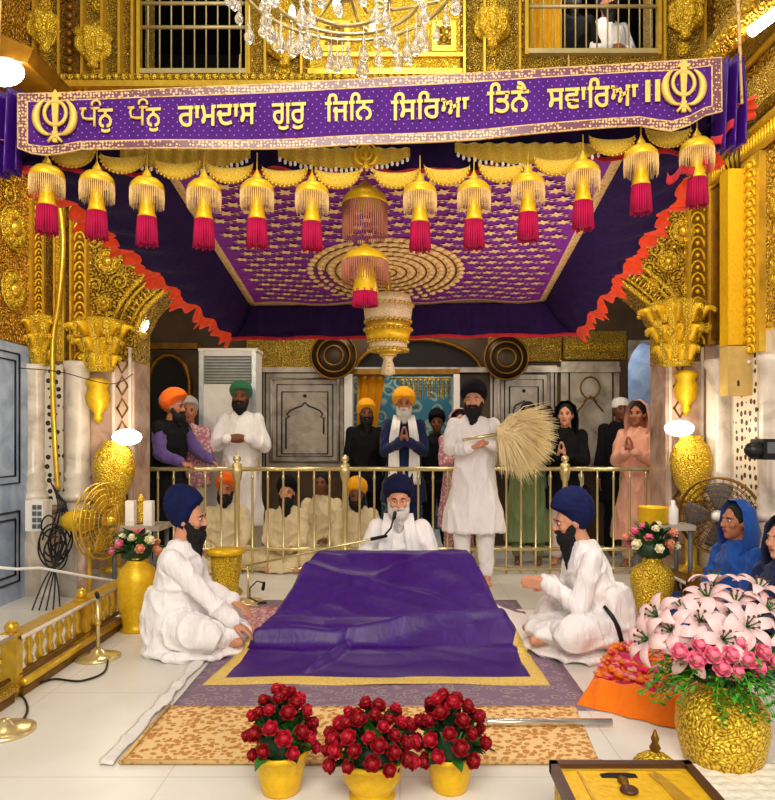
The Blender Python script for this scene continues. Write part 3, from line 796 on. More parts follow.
# --- far wall of the aisle
YB = 8.6
bx_ = lambda px: ax(px, YB); bz = lambda py: az(py, YB)
w = MB()
w.box((bx_(40), YB, 0), (bx_(348), YB+.2, 3.9), MWL); w.box((bx_(458), YB, 0), (bx_(628), YB+.2, 3.9), MWL); w.box((bx_(348), YB, bz(372)), (bx_(458), YB+.2, 3.9), MWL)
w.box((bx_(700), YB, 0), (bx_(800), YB+.2, 3.9), MWL); w.box((bx_(628), YB, bz(340)), (bx_(700), YB+.2, 3.9), MWL)
FB = Fr((0, YB, 0), (1, 0, 0), (0, 0, 1), (0, -1, 0))
def panel(px0, px1, py0, py1):
    x0, x1, z0, z1 = bx_(px0), bx_(px1), bz(py1), bz(py0)
    fbox(w, FB, x0, x1, z0, z1, 0, .05, MG)
    for e, mt, r_ in ((.03, MDK, .010), (.10, MG, .03), (.17, MDK, .008)):
        w.tube([FB(x0+e, z0+e, .06), FB(x1-e, z0+e, .06), FB(x1-e, z1-e, .06), FB(x0+e, z1-e, .06)], r_, mt, 5, loop=True)
    u0, u1, t = x0+.23, x1-.23, z1-.26
    w.tube([FB(u0, z0+.2, .06), FB(u1, z0+.2, .06), FB(u1, t, .06), FB(u0, t, .06)], .010, MDK, 5, loop=True)
    c = (u0+u1)/2; h = (u1-u0)/2-.05
    pts = [(-1, -2.6), (-1, -.55), (-.82, -.45), (-.95, -.3), (-.8, -.05), (-.5, .12), (-.2, .25), (0, .5), (.2, .25), (.5, .12), (.8, -.05), (.95, -.3), (.82, -.45), (1, -.55), (1, -1.6)]
    w.tube([FB(c+a*h, t-.22+b_*h*.8, .06) for a, b_ in pts], .010, MDK, 5)
    w.ell(FB(c, t-.05, .06), .022, MDK, n=8, k=5)
panel(264, 347, 371, 470); panel(490, 556, 366, 470)
x0, x1 = bx_(560), bx_(618); fbox(w, FB, x0, x1, bz(470), bz(362), 0, .05, MG)
w.tube([FB(x0+.1, bz(468), .06), FB(x1-.08, bz(468), .06), FB(x1-.08, bz(372), .06), FB(x0+.1, bz(372), .06)], .01, MDK, 5, loop=True)
w.tube([FB((x0+x1)/2+.12*math.cos(a), bz(388)+.12*math.sin(a)*1.1, .06) for a in [2*PI*k/12 for k in range(12)]], .012, GDK, 5, loop=True)
for e in (-1, 1): w.tube([FB((x0+x1)/2+e*.16, bz(412), .06), FB((x0+x1)/2, bz(396), .06), FB((x0+x1)/2-e*.08, bz(402), .06)], .01, GDK, 5)
fbox(w, FB, bx_(248), bx_(350), bz(368), bz(338), 0, .08, GF); fbox(w, FB, bx_(488), bx_(560), bz(362), bz(338), 0, .08, GF); fbox(w, FB, bx_(562), bx_(624), bz(360), bz(332), 0, .09, GF)
for k in range(10): scroll(w, FB, bx_(568)+k*.068, bz(348), .05, GB, k, 1.3, 1 if k % 2 else -1, .10, .009)
fbox(w, FB, bx_(264), bx_(618), bz(373), bz(368), .0, .10, MG)
# flat dark panels: painted shade of the arch over the door and left opening
pts = [(bx_(418)+bx_(500-418+400)*0+math.cos(a)*.78, bz(374)+math.sin(a)*.42) for a in [PI*k/16 for k in range(17)]]
w.prism(pts, YB-.03, YB, DRK)
w.tube([FB(x, z, .05) for x, z in pts], .03, GDK, 6)
pts = [(bx_(170)+math.cos(a)*.26, 0 if k in (0, 16) else bz(388)+math.sin(a)*.40) for k, a in enumerate([PI*k/16 for k in range(17)])]
w.prism(pts, YB-.04, YB, DRK)
w.tube([FB(x, z, .05) for x, z in pts], .035, GDK, 6)
fbox(w, FB, bx_(60), bx_(200), bz(350), bz(344), 0, .12, GDK)
struct(w, 'wall_back')
m = MB(); m.box((bx_(40)-.1, YA+TH, 0), (bx_(40), YB+.2, 3.9), MWL); struct(m, 'wall_aisle_left')
m = MB(); m.box((bx_(760), YA+TH, 0), (bx_(760)+.1, YB+.2, 3.9), MWL); struct(m, 'wall_aisle_right')
# doorway with the painted scene beyond
w = MB(); w.box((bx_(345), YB-.12, 0), (bx_(353), YB+.2, bz(374)), WPL); w.box((bx_(453), YB-.12, 0), (bx_(459), YB+.2, bz(374)), WPL); w.box((bx_(345), YB-.12, bz(375)), (bx_(459), YB+.2, bz(370)), GDK)
struct(w, 'door_1')
w = MB(); w.box((bx_(335), 10.2, 0), (bx_(480), 10.3, 3), TEA); w.box((bx_(335), YB+.2, 0), (bx_(345), 10.2, 3), MWL); w.box((bx_(462), YB+.2, 0), (bx_(472), 10.2, 3), MWL)
struct(w, 'wall_room_beyond')
# pale arched opening at the right
w = MB(); x0, x1 = bx_(628), bx_(700)
w.box((x0-.3, 9.8, 0), (x1+.5, 9.9, 3.2), MBL)
pts = []
struct(w, 'wall_passage')
w = MB(); cx_, hw = bx_(648), .26
pts = [(x0, bz(340)), (x0, 0), (cx_-hw, 0)]+[(cx_-hw*math.cos(a), bz(378)+.45*math.sin(a)) for a in [PI*k/14 for k in range(15)]]+[(cx_+hw, 0), (x1, 0), (x1, bz(340))]
w.prism(pts, YB, YB+.2, MG); struct(w, 'door_3')
ORD = ['first', 'second', 'third', 'fourth', 'fifth', 'sixth', 'seventh', 'eighth', 'ninth', 'tenth', 'eleventh', 'twelfth', 'thirteenth', 'fourteenth']
# ------------------------------------------------------------------ canopy
IFL, IFR, IBR, IBL = P(150, 148, 3.4), P(630, 146, 3.4), P(545, 302, 5.6), P(250, 306, 5.6)
OFL, OFR, OBR, OBL = P(-6, 140, 3.2), P(742, 104, 3.2), P(577, 334, 5.6), P(232, 338, 5.6)
def ceil_pt(u, v): 
    p = IFL.lerp(IFR, u).lerp(IBL.lerp(IBR, u), v); p.z -= .05*math.sin(PI*u)*math.sin(PI*v)*0+.012*math.sin(u*19)*math.sin(v*5); return p
root = empty('canopy', (0, 4.5, 2.5), 'purple canopy spread over the covered throne with gold sprigs and dark side drapes', 'canopy'); OC = (0, 4.5, 2.5)
tw = MB()
def bm_fn(u, v): return TAN if (u < .022 or u > .978 or v < .03 or v > .972) else PUC
EMB = plain('embroidery_gold', 'f2cc88', .6, .1, var=.15, nscale=50)
TAN = brocade('gold_trim_tan', ['c89a5a', 'a87838', 'd8b070'], 40)
tw.grid(ceil_pt, 46, 36, matfn=bm_fn, thick=.006, tdir=(0, 0, 1))
rr = random.Random(5)
MC = P(386, 268, 4.93); 
for j in range(21):
    for i in range(17):
        u = .05+.9*(i+.5*(j % 2)+.25)/17; v = .05+.9*(j+.5)/21
        c = ceil_pt(u, v)+V(0, 0, -.006)
        if (c.x-MC.x)**2+(c.y-MC.y)**2 < .56**2: continue
        pts = []
        for k in range(12):
            a = 2*PI*k/12+.2; r_ = .054 if k % 2 == 0 else .025; pts.append(c+V(r_*math.cos(a)*1.0, r_*math.sin(a), 0))
        tw.add([c+V(0, 0, -.003)]+pts, [(0, k+1, (k+1) % 12+1) for k in range(12)], EMB, False)
        for q in range(2):
            u2, v2 = u+.9/17*.5, v+(.22*q)*.9/21; d = ceil_pt(min(u2, .96), min(v2, .95))+V(0, 0, -.006)
            pts = [d+V(.013*math.cos(a), .009*math.sin(a), 0) for a in [2*PI*k/5 for k in range(5)]]
            tw.add(pts, [(0, 1, 2, 3, 4)], EMB, False)
tw.build('ceiling_cloth', root, off=OC, fix=False)
# medallion sewn on the ceiling
md = MB(); zc = MC.z-.02
md.lathe([(.0, -.012), (.54, -.008), (.54, .0)], (MC.x, MC.y, zc), EMB, 48)
for r_, n_, s_ in ((.53, 44, .028), (.46, 38, .022), (.39, 34, .024), (.32, 28, .022), (.25, 22, .024), (.18, 16, .022), (.11, 10, .024)):
    for k in range(n_):
        a = 2*PI*k/n_; md.ell((MC.x+r_*math.cos(a), MC.y+r_*math.sin(a), zc-.014), (s_, s_, .010), EMB, n=7, k=4)
    md.tube([(MC.x+(r_-.034)*math.cos(a), MC.y+(r_-.034)*math.sin(a), zc-.012) for a in [2*PI*k/40 for k in range(40)]], .006, GDK, 5, loop=True)
md.v = [V(p.x, p.y, p.z-(p.y-MC.y)*.15) for p in md.v]
md.build('medallion', root, off=OC)
# drapes
def drape(A, B, C_, D, n_in, nm, folds, mat=PUD):
    def fn(u, v):
        p = A.lerp(B, u).lerp(C_.lerp(D, u), v)
        k = v*(1-v*.25)
        s = math.sin(u*folds+2.2*noise.noise(V(u*5, v*1.3, folds)))*.035*k+.02*noise.noise(V(u*14, v*4, 1))*k
        return p+Vector(n_in)*s+V(0, 0, -.05*math.sin(PI*v))
    d = MB().grid(fn, 120, 18, mat, thick=.006, tdir=n_in); o = d.build(nm, root, off=OC, fix=False)
    f = MB()
    def ff(u, v):
        p = fn(u, 1.0); dirn = (C_.lerp(D, u)-A.lerp(B, u)).normalized()
        return p+dirn*(v-.35)*(.11+.04*math.sin(u*47))+Vector(n_in)*math.sin(u*190+2*math.sin(u*37))*.035*v+(D-C_).normalized()*math.sin(u*95)*.018*v
    return fn, f, ff
fn, f, ff = drape(IFL, IBL, OFL, OBL, (.5, 0, .5), 'side_drape', 60)
f.grid(ff, 260, 4, ORF, thick=.004, tdir=(0, 0, -1)); f.build('frill', root, off=OC, fix=False)
fn, f, ff = drape(IFR, IBR, OFR, OBR, (-.5, 0, .5), 'side_drape', 60)
f.grid(ff, 260, 4, ORF, thick=.004, tdir=(0, 0, -1)); f.build('frill', root, off=OC, fix=False)
fn, f, ff = drape(IBL, IBR, OBL, OBR, (0, -1, 0), 'back_drape', 34)
f.grid(lambda u, v: fn(u, 1)+V(0, -.008, -.03*v+.008), 120, 2, REDF, thick=.004, tdir=(0, 1, 0)); f.build('frill', root, off=OC, fix=False)
# front valance behind the tassels, scalloped, with red edge
def vt(px): return 106-(px)*.045
def vb(px): return 168+6*abs(math.sin(px*.058))-max(0, px-480)*.10-max(0, 130-px)*.03
def vf(u, v):
    px = -2+742*u; p = P(px, vt(px)*(1-v)+vb(px)*v, 3.34); p.y += .025*math.sin(u*110)*v; return p
f = MB().grid(vf, 200, 10, PUD, thick=.006, tdir=(0, 1, 0)); f.build('front_valance', root, off=OC, fix=False)
f = MB()
f.grid(lambda u, v: vf(u, 1)+V(0, -.012, (v-.5)*.022), 200, 1, REDF, thick=.004, tdir=(0, 1, 0)); f.build('frill', root, off=OC, fix=False)
# bunched ends
for px0, px1, pt, pb, nm in ((-8, 22, 92, 175, 'gathered_corner'), (716, 742, 60, 150, 'gathered_corner')):
    f = MB()
    def gf(u, v):
        px = px0+(px1-px0)*u; p = P(px, pt+(pb-pt)*v-(u-.5)*6, 3.22); p.y += .05*math.sin(u*16+v*2); return p
    f.grid(gf, 30, 12, PUR, thick=.008, tdir=(0, 1, 0)); f.build(nm, root, off=OC, fix=False)
f = MB()
for px0, py0, px1, py1 in ((700, 150, 737, 118), (668, 172, 712, 158)):
    def gf(u, v):
        p = P(px0+(px1-px0)*u, py0+(py1-py0)*u+9*v+4*math.sin(u*14), 3.2); p.y += .02*math.sin(u*20+v); return p
    f.grid(gf, 24, 3, REDF, thick=.006, tdir=(0, 1, 0))
f.build('frill', root, off=OC, fix=False)
# hanging ropes that hold it up
f = MB()
for A, px, py in ((OFL, 20, 40), (OFR, 700, 20), (OBL, 240, 120), (OBR, 560, 120)):
    f.cyl(A, (A.x*1.02, YA if A.y > 5 else A.y+.2, 4.6), .008, mat=TAN, n=6)
f.build('suspension_rope', root, off=OC)

# beaded swags
SW = [(120, 250, 150, 168), (278, 410, 150, 166), (455, 600, 145, 162)]
for i, (p0, p1, yt, yb) in enumerate(SW):
    e = P((p0+p1)/2, yt, 3.29)
    s = MB()
    def sf(u, v):
        px = p0+(p1-p0)*u; return P(px, yt-4+(yb-yt+6)*v*math.sin(PI*(.12+.76*u))**.7+2*(1-v), 3.29)+V(0, -.01*math.sin(u*60), 0)
    s.grid(sf, 60, 5, GT, thick=.006, tdir=(0, 1, 0)); 
    root_ = s.build('beaded_swag', off=e, fix=False); tag(root_, 'gold embroidered swag with hanging pearls, %s from the left along the canopy front' % ORD[i], 'swag', 'beaded swags on the canopy front')
    s = MB()
    for k in range(26):
        u = (k+.5)/26; p = sf(u, 1); s.ell(p+V(0, -.012, -.016), (.008, .008, .012), WPL, n=6, k=4)
    tag(s.build('pearl_edge', root_, off=e), kind='stuff')
# crescents
CR = [(73, 160), (123, 166), (178, 172), (230, 176), (285, 179), (338, 181), (396, 181), (447, 178), (501, 175), (556, 168), (612, 148), (668, 140)]
def crescent():
    s = MB(); W_, H1, H2 = .107, .026, .102; n = 24; rs = []
    for i in range(n+1):
        a = PI*i/n; x = -W_*math.cos(a); z0 = -H1*math.sin(a)**.9; z1 = -H2*math.sin(a)**.8
        cz, hz = (z0+z1)/2, max((z0-z1)/2, .003)
        rs.append([(x+0, -.016*math.sin(a)*math.cos(b)-.0, cz+hz*math.sin(b)) for b in [2*PI*j/8 for j in range(8)]])
    s.rings(rs, GT)
    for i in range(1, 16):
        a = PI*i/16; s.ell((-W_*.97*math.cos(a), -.012, -H2*math.sin(a)**.8), (.007, .006, .007), GS, n=6, k=4)
    return s
c0 = None
for i, (px, py) in enumerate(CR):
    p = P(px, py-14, 3.24); L = 'gold crescent ornament pinned under the banner, %s crescent from the left' % ORD[i]
    if c0 is None: c0 = crescent().build('crescent_ornament', loc=p); tag(c0, L, 'ornament', 'gold crescents under the banner')
    else: dup(c0, p, L)
# tassels
def tassel(loc, lab):
    t = empty('tassel', loc, lab, 'tassel', 'gold and magenta tassels along the canopy front')
    s = MB(); s.lathe([(.002, 0), (.006, -.015), (.018, -.035), (.022, -.05), (.05, -.062), (.072, -.085), (.078, -.108), (.076, -.112), (.02, -.10)], mat=GY, n=20, flute=16, fa=.02); s.build('cap', t)
    s = MB(); rr = random.Random(2)
    for k in range(56):
        a = 2*PI*k/56; x, y = .075*math.cos(a), .075*math.sin(a); l = .085+rr.uniform(-.012, .008)
        s.tube([(x, y, -.105), (x*1.02, y*1.02, -.15), (x*.99, y*.99, -.105-l)], [.0018, .0018, .0010], EMB, 4)
    tag(s.build('fringe', t), kind='stuff')
    s = MB(); s.lathe([(.03, -.10), (.030, -.17), (.036, -.22), (.042, -.236), (.03, -.245)], mat=GY, n=18, flute=9, fa=.04); s.build('neck', t)
    s = MB()
    s.lathe([(.036, -.235), (.040, -.26), (.043, -.345), (.03, -.35)], mat=MAG, n=16)
    for k in range(26):
        a = 2*PI*k/26; s.cyl((.039*math.cos(a), .039*math.sin(a), -.238), (.046*math.cos(a), .046*math.sin(a), -.355-.006*(k % 3)), .0052, mat=MAG, n=5)
    s.build('skirt', t, loc=(0, 0, 0))
    s = MB(); s.cyl((0, 0, 0), (0, 0, .07), .003, mat=GT, n=5); s.build('cord', t)
    return t
T = [(47, 154), (97, 160), (147, 166), (204, 168), (257, 168), (312, 171), (420, 171), (474, 169), (528, 162), (583, 150), (641, 134), (697, 127)]
t0 = None
for i, (px, py) in enumerate(T):
    L = 'gold domed tassel with a magenta skirt, %s tassel from the left under the banner' % ORD[i]
    if t0 is None: t0 = tassel(P(px, py, 3.2), L)
    else: dup(t0, P(px, py, 3.2+.01*(i % 3)), L)
# large central tiered tassel
e = P(365, 176, 3.5); t = empty('tiered_tassel', e, 'large tiered gold tassel with reddish fringes hanging at the centre of the canopy front', 'tassel')
K = 3.5/F
def tier(cy_, r_, h_, fr_l, fm, nf=60):
    z = -(cy_-176)*K
    s = MB(); s.lathe([(.012, z+h_), (r_*.35, z+h_*.75), (r_*.8, z+h_*.45), (r_, z+.01), (r_*.98, z), (r_*.3, z+.01)], mat=GY, n=28, flute=20, fa=.02); s.build('cap', t)
    s = MB(); rr = random.Random(4)
    for k in range(nf):
        a = 2*PI*k/nf; x, y = r_*.97*math.cos(a), r_*.97*math.sin(a); s.tube([(x, y, z), (x, y, z-fr_l*rr.uniform(.9, 1.03))], [.0036, .0022], fm, 4)
    tag(s.build('fringe', t), kind='stuff')
BRF = fabric('fringe_bronze_pink', 'b06a50', .3)
tier(205, .115, .12, .17, BRF); tier(262, .118, .09, .11, BRF)
s = MB(); s.lathe([(.04, -(262-176)*K), (.05, -(275-176)*K), (.062, -(292-176)*K), (.03, -(294-176)*K)], mat=GY, n=20, flute=10, fa=.05); s.build('neck', t)
s = MB()
for k in range(36): a = 2*PI*k/36; s.cyl((.055*math.cos(a), .055*math.sin(a), -(290-176)*K), (.062*math.cos(a), .062*math.sin(a), -(306-176)*K), .005, mat=MAG, n=5)
s.lathe([(.05, -(290-176)*K), (.056, -(304-176)*K), (.03, -(305-176)*K)], mat=MAG, n=16); s.build('skirt', t)
s = MB(); s.cyl((0, 0, .0), (0, 0, .10), .003, mat=GT, n=5); s.build('cord', t)
# hanging parasol ornament below the medallion
e = P(388, 300, 4.93); t = empty('hanging_parasol_ornament', e, 'cream and gold tiered parasol ornament hanging below the canopy medallion', 'ornament'); K = 4.93/F
CGD = relief('cream_gold_bands', 40, 'a8702c', 'e8c888', 'f8ecc8', metal=.1, rough=.5, bs=.4, dist=.005)
for (y0, y1, r0, r1, mt) in ((296, 306, .155, .175, CGD), (306, 322, .175, .16, CGD), (322, 330, .15, .165, GS), (330, 342, .165, .14, GY), (342, 350, .13, .14, CGD), (350, 355, .12, .05, GS)):
    s = MB(); s.lathe([(r0*.6, -(y0-300)*K+.004), (r0, -(y0-300)*K), (r1, -(y1-300)*K), (r1*.6, -(y1-300)*K-.004)], mat=mt, n=30)
    for k in range(30):
        a = 2*PI*k/30; s.ell((r1*1.01*math.cos(a), r1*1.01*math.sin(a), -(y1-300)*K), (.011, .011, .013), GS, n=6, k=4)
    s.build('tier', t)
s = MB(); s.lathe([(.05, -(354-300)*K), (.03, -(360-300)*K), (.045, -(368-300)*K), (.05, -(374-300)*K), (.01, -(376-300)*K)], mat=CGD, n=20, flute=10, fa=.06); s.build('drop', t)
s = MB(); s.cyl((0, 0, 0), (0, 0, MC.z-.03-e.z), .02, mat=GS, n=8); s.build('chain', t)
# khanda emblem
def khanda(name, parent, c, hgt, off, mat, Yd=-.0):
    """sword, ring and two curved blades, hgt tall, in the XZ plane"""
    s = MB(); h = hgt/2; c = Vector(c)
    def q(pts, th=.006): s.prism([(c.x+a*h, c.z+b_*h) for a, b_ in pts], c.y-th, c.y, mat)
    q([(0, 1), (.10, .82), (.13, .5), (.09, -.2), (.05, -.6), (-.05, -.6), (-.09, -.2), (-.13, .5), (-.10, .82)], .010)
    q([(-.22, .72), (.22, .72), (.16, .86), (-.16, .86)], .008)
    s.tube([(c.x+.40*h*math.cos(a), c.y-.006, c.z+.12*h+.44*h*math.sin(a)) for a in [2*PI*k/28 for k in range(28)]], .075*h, mat, 6, loop=True)
    for sx in (-1, 1):
        pts = []; rad = []
        for k in range(22):
            a = R(68)-R(160)*k/21; pts.append((c.x+sx*(.18+.52*math.cos(a))*h, c.y-.010, c.z+(-.02+.66*math.sin(a))*h)); rad.append(h*(.03+.115*math.sin(PI*k/21)))
        s.tube(pts, rad, mat, 6)
        s.tube([(c.x+sx*.22*h, c.y-.01, c.z-.66*h), (c.x-sx*.12*h, c.y-.012, c.z-.80*h), (c.x-sx*.26*h, c.y-.01, c.z-.95*h)], [.05*h, .06*h, .05*h], mat, 6)
    q([(-.10, -.55), (.10, -.55), (.08, -.95), (-.08, -.95)], .012)
    return s.build(name, parent, off=off)
kh = khanda('khanda_emblem', None, P(366, 155, 3.26), 30*3.26/F, P(366, 155, 3.26), GY)
tag(kh, 'small gold double-sword emblem on the canopy front above the large central tassel', 'emblem')

# ------------------------------------------------------------------ banner with lettering
YBN = 3.1
def btop(px):
    return 93+(57-93)*((px-17)/705)**1.25
def bbot(px):
    L = [(17, 148), (30, 153), (45, 155), (60, 153), (80, 149), (200, 149), (300, 148), (390, 144), (480, 139), (560, 132), (610, 127), (640, 125), (660, 129), (672, 131), (690, 125), (705, 116), (722, 112)]
    for (a, b_), (c, d) in zip(L, L[1:]):
        if px <= c: return b_+(d-b_)*max(0, px-a)/(c-a)
    return 112
e = P(370, 110, YBN)
BO = tuple(e)
BRD1 = inlay('banner_border', 70, '6e4450', 'd2ae78', 'e0c48c', .40)
def bfn(u, v):
    px = 17+705*u; p = P(px, btop(px)*(1-v)+bbot(px)*v, YBN); p.y += .006*math.sin(u*23)*(v+.2); return p
def bmf(u, v):
    hw = 705*u; ed = min(u*705, (1-u)*705)/11; vv = min(v, 1-v)*58/9
    if min(ed, vv) < .14 or .86 < min(ed, vv) < 1.02: return TAN
    if min(ed, vv) < .86: return BRD1
    return PURB
s = MB(); s.grid(bfn, 520, 60, matfn=bmf, thick=.008, tdir=(0, 1, 0))
DOT = plain('banner_dot_lilac', '9a6ac8', .7, bstr=0)
for j in range(9):
    for i in range(78):
        px = 34+8.7*(i+.5*(j % 2)); v = .18+.64*(j+.5)/9; u = (px-17)/705
        if u > .975: continue
        c = bfn(u, v)+V(0, -.002, 0); r_ = .0036
        s.add([c+V(r_, 0, 0), c+V(0, 0, r_), c+V(-r_, 0, 0), c+V(0, 0, -r_)], [(0, 1, 2, 3)], DOT, False)
ban = s.build('banner', off=BO, fix=False)
tag(ban, 'long purple embroidered banner with gold Gurmukhi lettering across the canopy front', 'banner')
LET = plain('lettering_gold', 'e2ba5c', .5, .2, bstr=.2, nscale=60)
WORDS = [('ਨੁ', 98, 113, 109, 133), ('ਨੁ', 146, 161, 108, 132), ('ਰਾਮਦਾਸ', 178, 256, 105, 126), ('ਗੁਰੁ', 272, 306, 103, 130), ('ਿਜਿਨ', 325, 373, 93, 121),
         ('ਿਸਿਰਆ', 391, 469, 91, 119), ('ਿਤਨੈ', 487, 529, 82, 113), ('ਸਵਾਿਰਆ', 547, 638, 78, 108), ('॥', 645, 660, 80, 102)]
for wd, x0, x1, y0, y1 in WORDS:
    cu = bpy.data.curves.new('t', 'FONT'); cu.body = wd; cu.extrude = .02; cu.bevel_depth = .017; cu.bevel_resolution = 0; cu.resolution_u = 3
    to = bpy.data.objects.new('t', cu); COL.objects.link(to); bpy.context.view_layer.update()
    me = bpy.data.meshes.new_from_object(to.evaluated_get(bpy.context.evaluated_depsgraph_get()))
    bpy.data.objects.remove(to)
    xs_ = [v.co.x for v in me.vertices]; ys_ = [v.co.y for v in me.vertices]
    if not xs_: continue
    ax0, ax1, ay0, ay1 = min(xs_), max(xs_), min(ys_), max(ys_)
    for v in me.vertices:
        a = (v.co.x-ax0)/(ax1-ax0); b_ = (v.co.y-ay0)/(ay1-ay0); px = x0+(x1-x0)*a
        slope = (btop(px)-btop((x0+x1)/2))*.9
        p = P(px, y1+(y0-y1)*b_+slope, YBN-.006); p.y -= .004 if v.co.z > 0 else 0
        v.co = p-Vector(BO)
    me.materials.clear(); me.materials.append(LET)
    o = bpy.data.objects.new('lettering', me); COL.objects.link(o); o.parent = ban
for px, py in ((80, 109), (128, 108)):
    Q = lambda a, b_: P(px+17*a, py+18*(1-b_)-.6*a, YBN-.012)
    s = MB()
    for pts in ([(0, 1), (.38, 1)], [(.2, 1), (.13, .72), (.2, .48), (.5, .42), (.85, .42)], [(.85, 1.04), (.85, 0)], [(.66, 1), (1.15, 1)]): s.tube([Q(a, b_) for a, b_ in pts], .0062, LET, 6)
    s.build('lettering', ban, off=BO)
for px, py in ((96, 104.5), (143, 103.5)):
    s = MB(); s.tube([P(px+4.2*math.cos(a), py-4*math.sin(a), YBN-.012) for a in [R(-20+220*k/10) for k in range(11)]], .0055, LET, 6)
    s.build('lettering', ban, off=BO)
for px, py in ((56, 117), (683, 87)):
    k = khanda('khanda_emblem', ban, P(px, py, YBN-.006), 54*YBN/F, BO, LET)

# ------------------------------------------------------------------ chandelier overhead
e = P(345, -20, 4.4); t = empty('chandelier', e, 'crystal chandelier with rows of clear drops hanging above the banner', 'chandelier')
s = MB(); s.lathe([(.05, .6), (.07, .3), (.12, .2), (.05, .1), (.10, .0), (.14, -.05), (.04, -.12)], mat=BRS, n=20)
for k in range(14):
    a = 2*PI*k/14; r_ = .66 if k % 2 else .42
    s.tube([(0, 0, 0), (r_*.5*math.cos(a), r_*.5*math.sin(a), -.10), (r_*math.cos(a), r_*math.sin(a), .04)], .012, BRS, 6)
s.build('frame', t)
s = MB()
for r_, z in ((.70, .02), (.50, -.05), (.28, -.12)): s.tube([(r_*math.cos(a), r_*math.sin(a), z) for a in [2*PI*k/40 for k in range(40)]], .014, BRS, 6, loop=True)
s.build('ring', t)
d0 = None; rr = random.Random(9); cnt = 0
BUL = plain('bulb_soft', 'fff6e4', .3, emit='fff2d8', es=2.2, bstr=0)
for r_, z, n_ in ((.70, -.01, 34), (.50, -.10, 28), (.28, -.18, 16)):
    for k in range(n_):
        a = 2*PI*(k+rr.uniform(-.2, .2))/n_; cnt += 1
        lo = (r_*math.cos(a), r_*math.sin(a), z+rr.uniform(-.10, .01))
        if d0 is None:
            s = MB(); s.ell((0, 0, -.005), .012, CRY, n=8, k=6); s.ell((0, 0, -.03), .014, CRY, n=8, k=6)
            s.lathe([(.004, -.045), (.020, -.075), (.034, -.105), (.030, -.130), (.012, -.150), (.002, -.155)], mat=CRY, n=8)
            s.cyl((0, 0, .08), (0, 0, -.15), .0016, mat=WPL, n=4)
            d0 = s.build('crystal_drop', t, loc=lo)
        else:
            c = d0.copy(); COL.objects.link(c); c.location = lo; c.rotation_euler = (0, 0, a); k_ = rr.uniform(.85, 1.25); c.scale = (k_, k_, k_)
b0 = None
for k in range(14):
    a = 2*PI*k/14; r_ = .66 if k % 2 else .42
    if b0 is None:
        s = MB(); s.lathe([(.012, 0), (.018, .02), (.026, .06), (.016, .10), (.003, .12)], mat=BUL, n=12); b0 = s.build('bulb', t, loc=(r_*math.cos(a), r_*math.sin(a), .05))
    else: c = b0.copy(); COL.objects.link(c); c.location = (r_*math.cos(a), r_*math.sin(a), .05)

# ------------------------------------------------------------------ throne cloth
rows = [  # Y, z, floor left/right, plateau left/right
    (3.70, .012, -1.04, .79, -1.04, .79), (3.80, .014, -1.03, .79, -1.0, .76), (4.05, .02, -1.0, .78, -.95, .74), (4.25, .045, -.98, .78, -.90, .72), (4.36, .15, -.95, .78, -.84, .66),
    (4.45, .17, -.93, .78, -.80, .63), (4.60, .25, -.90, .76, -.74, .59), (4.80, .39, -.86, .74, -.66, .54), (4.95, .49, -.82, .72, -.58, .49), (5.04, .505, -.80, .70, -.55, .47), (5.10, .44, -.78, .68, -.52, .45), (5.13, .02, -.76, .66, -.5, .43)]
def row(v):
    t_ = v*(len(rows)-1); i = min(int(t_), len(rows)-2); f_ = t_-i
    return [a+(b_-a)*f_ for a, b_ in zip(rows[i], rows[i+1])]
def ss(x): x = max(0, min(1, x)); return x*x*(3-2*x)
def cloth(u, v):
    Y, z, fl, fr_, pl, pr = row(v); x = fl+(fr_-fl)*u
    k = min(ss((x-fl)/max(pl-fl, .001)) if x < pl else 1, ss((fr_-x)/max(fr_-pr, .001)) if x > pr else 1)
    h = .012+(z-.012)*k
    fo = noise.noise(V(x*2.2, Y*4.5+x*1.2, 0)); amp = .035 if Y > 4.15 and Y < 5 else .016
    h += abs(fo)*amp*(.3+k*.7)
    d = (Y-4.33)-.22*(x+.2)*.5-.03*math.sin(x*5)                        # long fold across the middle
    h += .060*math.exp(-(d/.035)**2)*k; d2 = (x+.45)-(Y-4.0)*.5; h += .045*math.exp(-(d2/.028)**2)*ss((4.4-Y)/.3)*ss((Y-3.8)/.2)
    d3 = (Y-4.62)+.28*(x-.1); h += .030*math.exp(-(d3/.04)**2)*k*(1 if x < .2 else max(0, 1-(x-.2)*4))
    d4 = (Y-4.80)-.5*(x+.1); h += .010*math.exp(-(d4/.03)**2)*k
    Y2 = Y+.012*math.sin(x*7)*(1 if v < .1 else .3)
    if (u < .05 or u > .95) and Y > 4.2: x += .02*math.sin(Y*22)
    return (x, Y2, max(h, .010))
def cmat(u, v):
    Y, z, fl, fr_, pl, pr = row(v); w_ = fr_-fl
    if Y < 3.79 or (Y < 5.0 and (u*w_ < .085 or (1-u)*w_ < .085)): return GTB
    return PUR
GTB = relief('gold_border_thread', 40, 'c89a30', 'e8c458', 'f8e088', metal=.15, rough=.6, bs=.4, dist=.006)
s = MB(); s.grid(cloth, 130, 132, matfn=cmat, thick=.008, tdir=(0, 0, -1))
o = s.build('throne_cloth', off=(-.12, 4.3, 0), fix=False); tag(o, 'large purple silk cloth with gold border draped over the scripture throne', 'cloth')
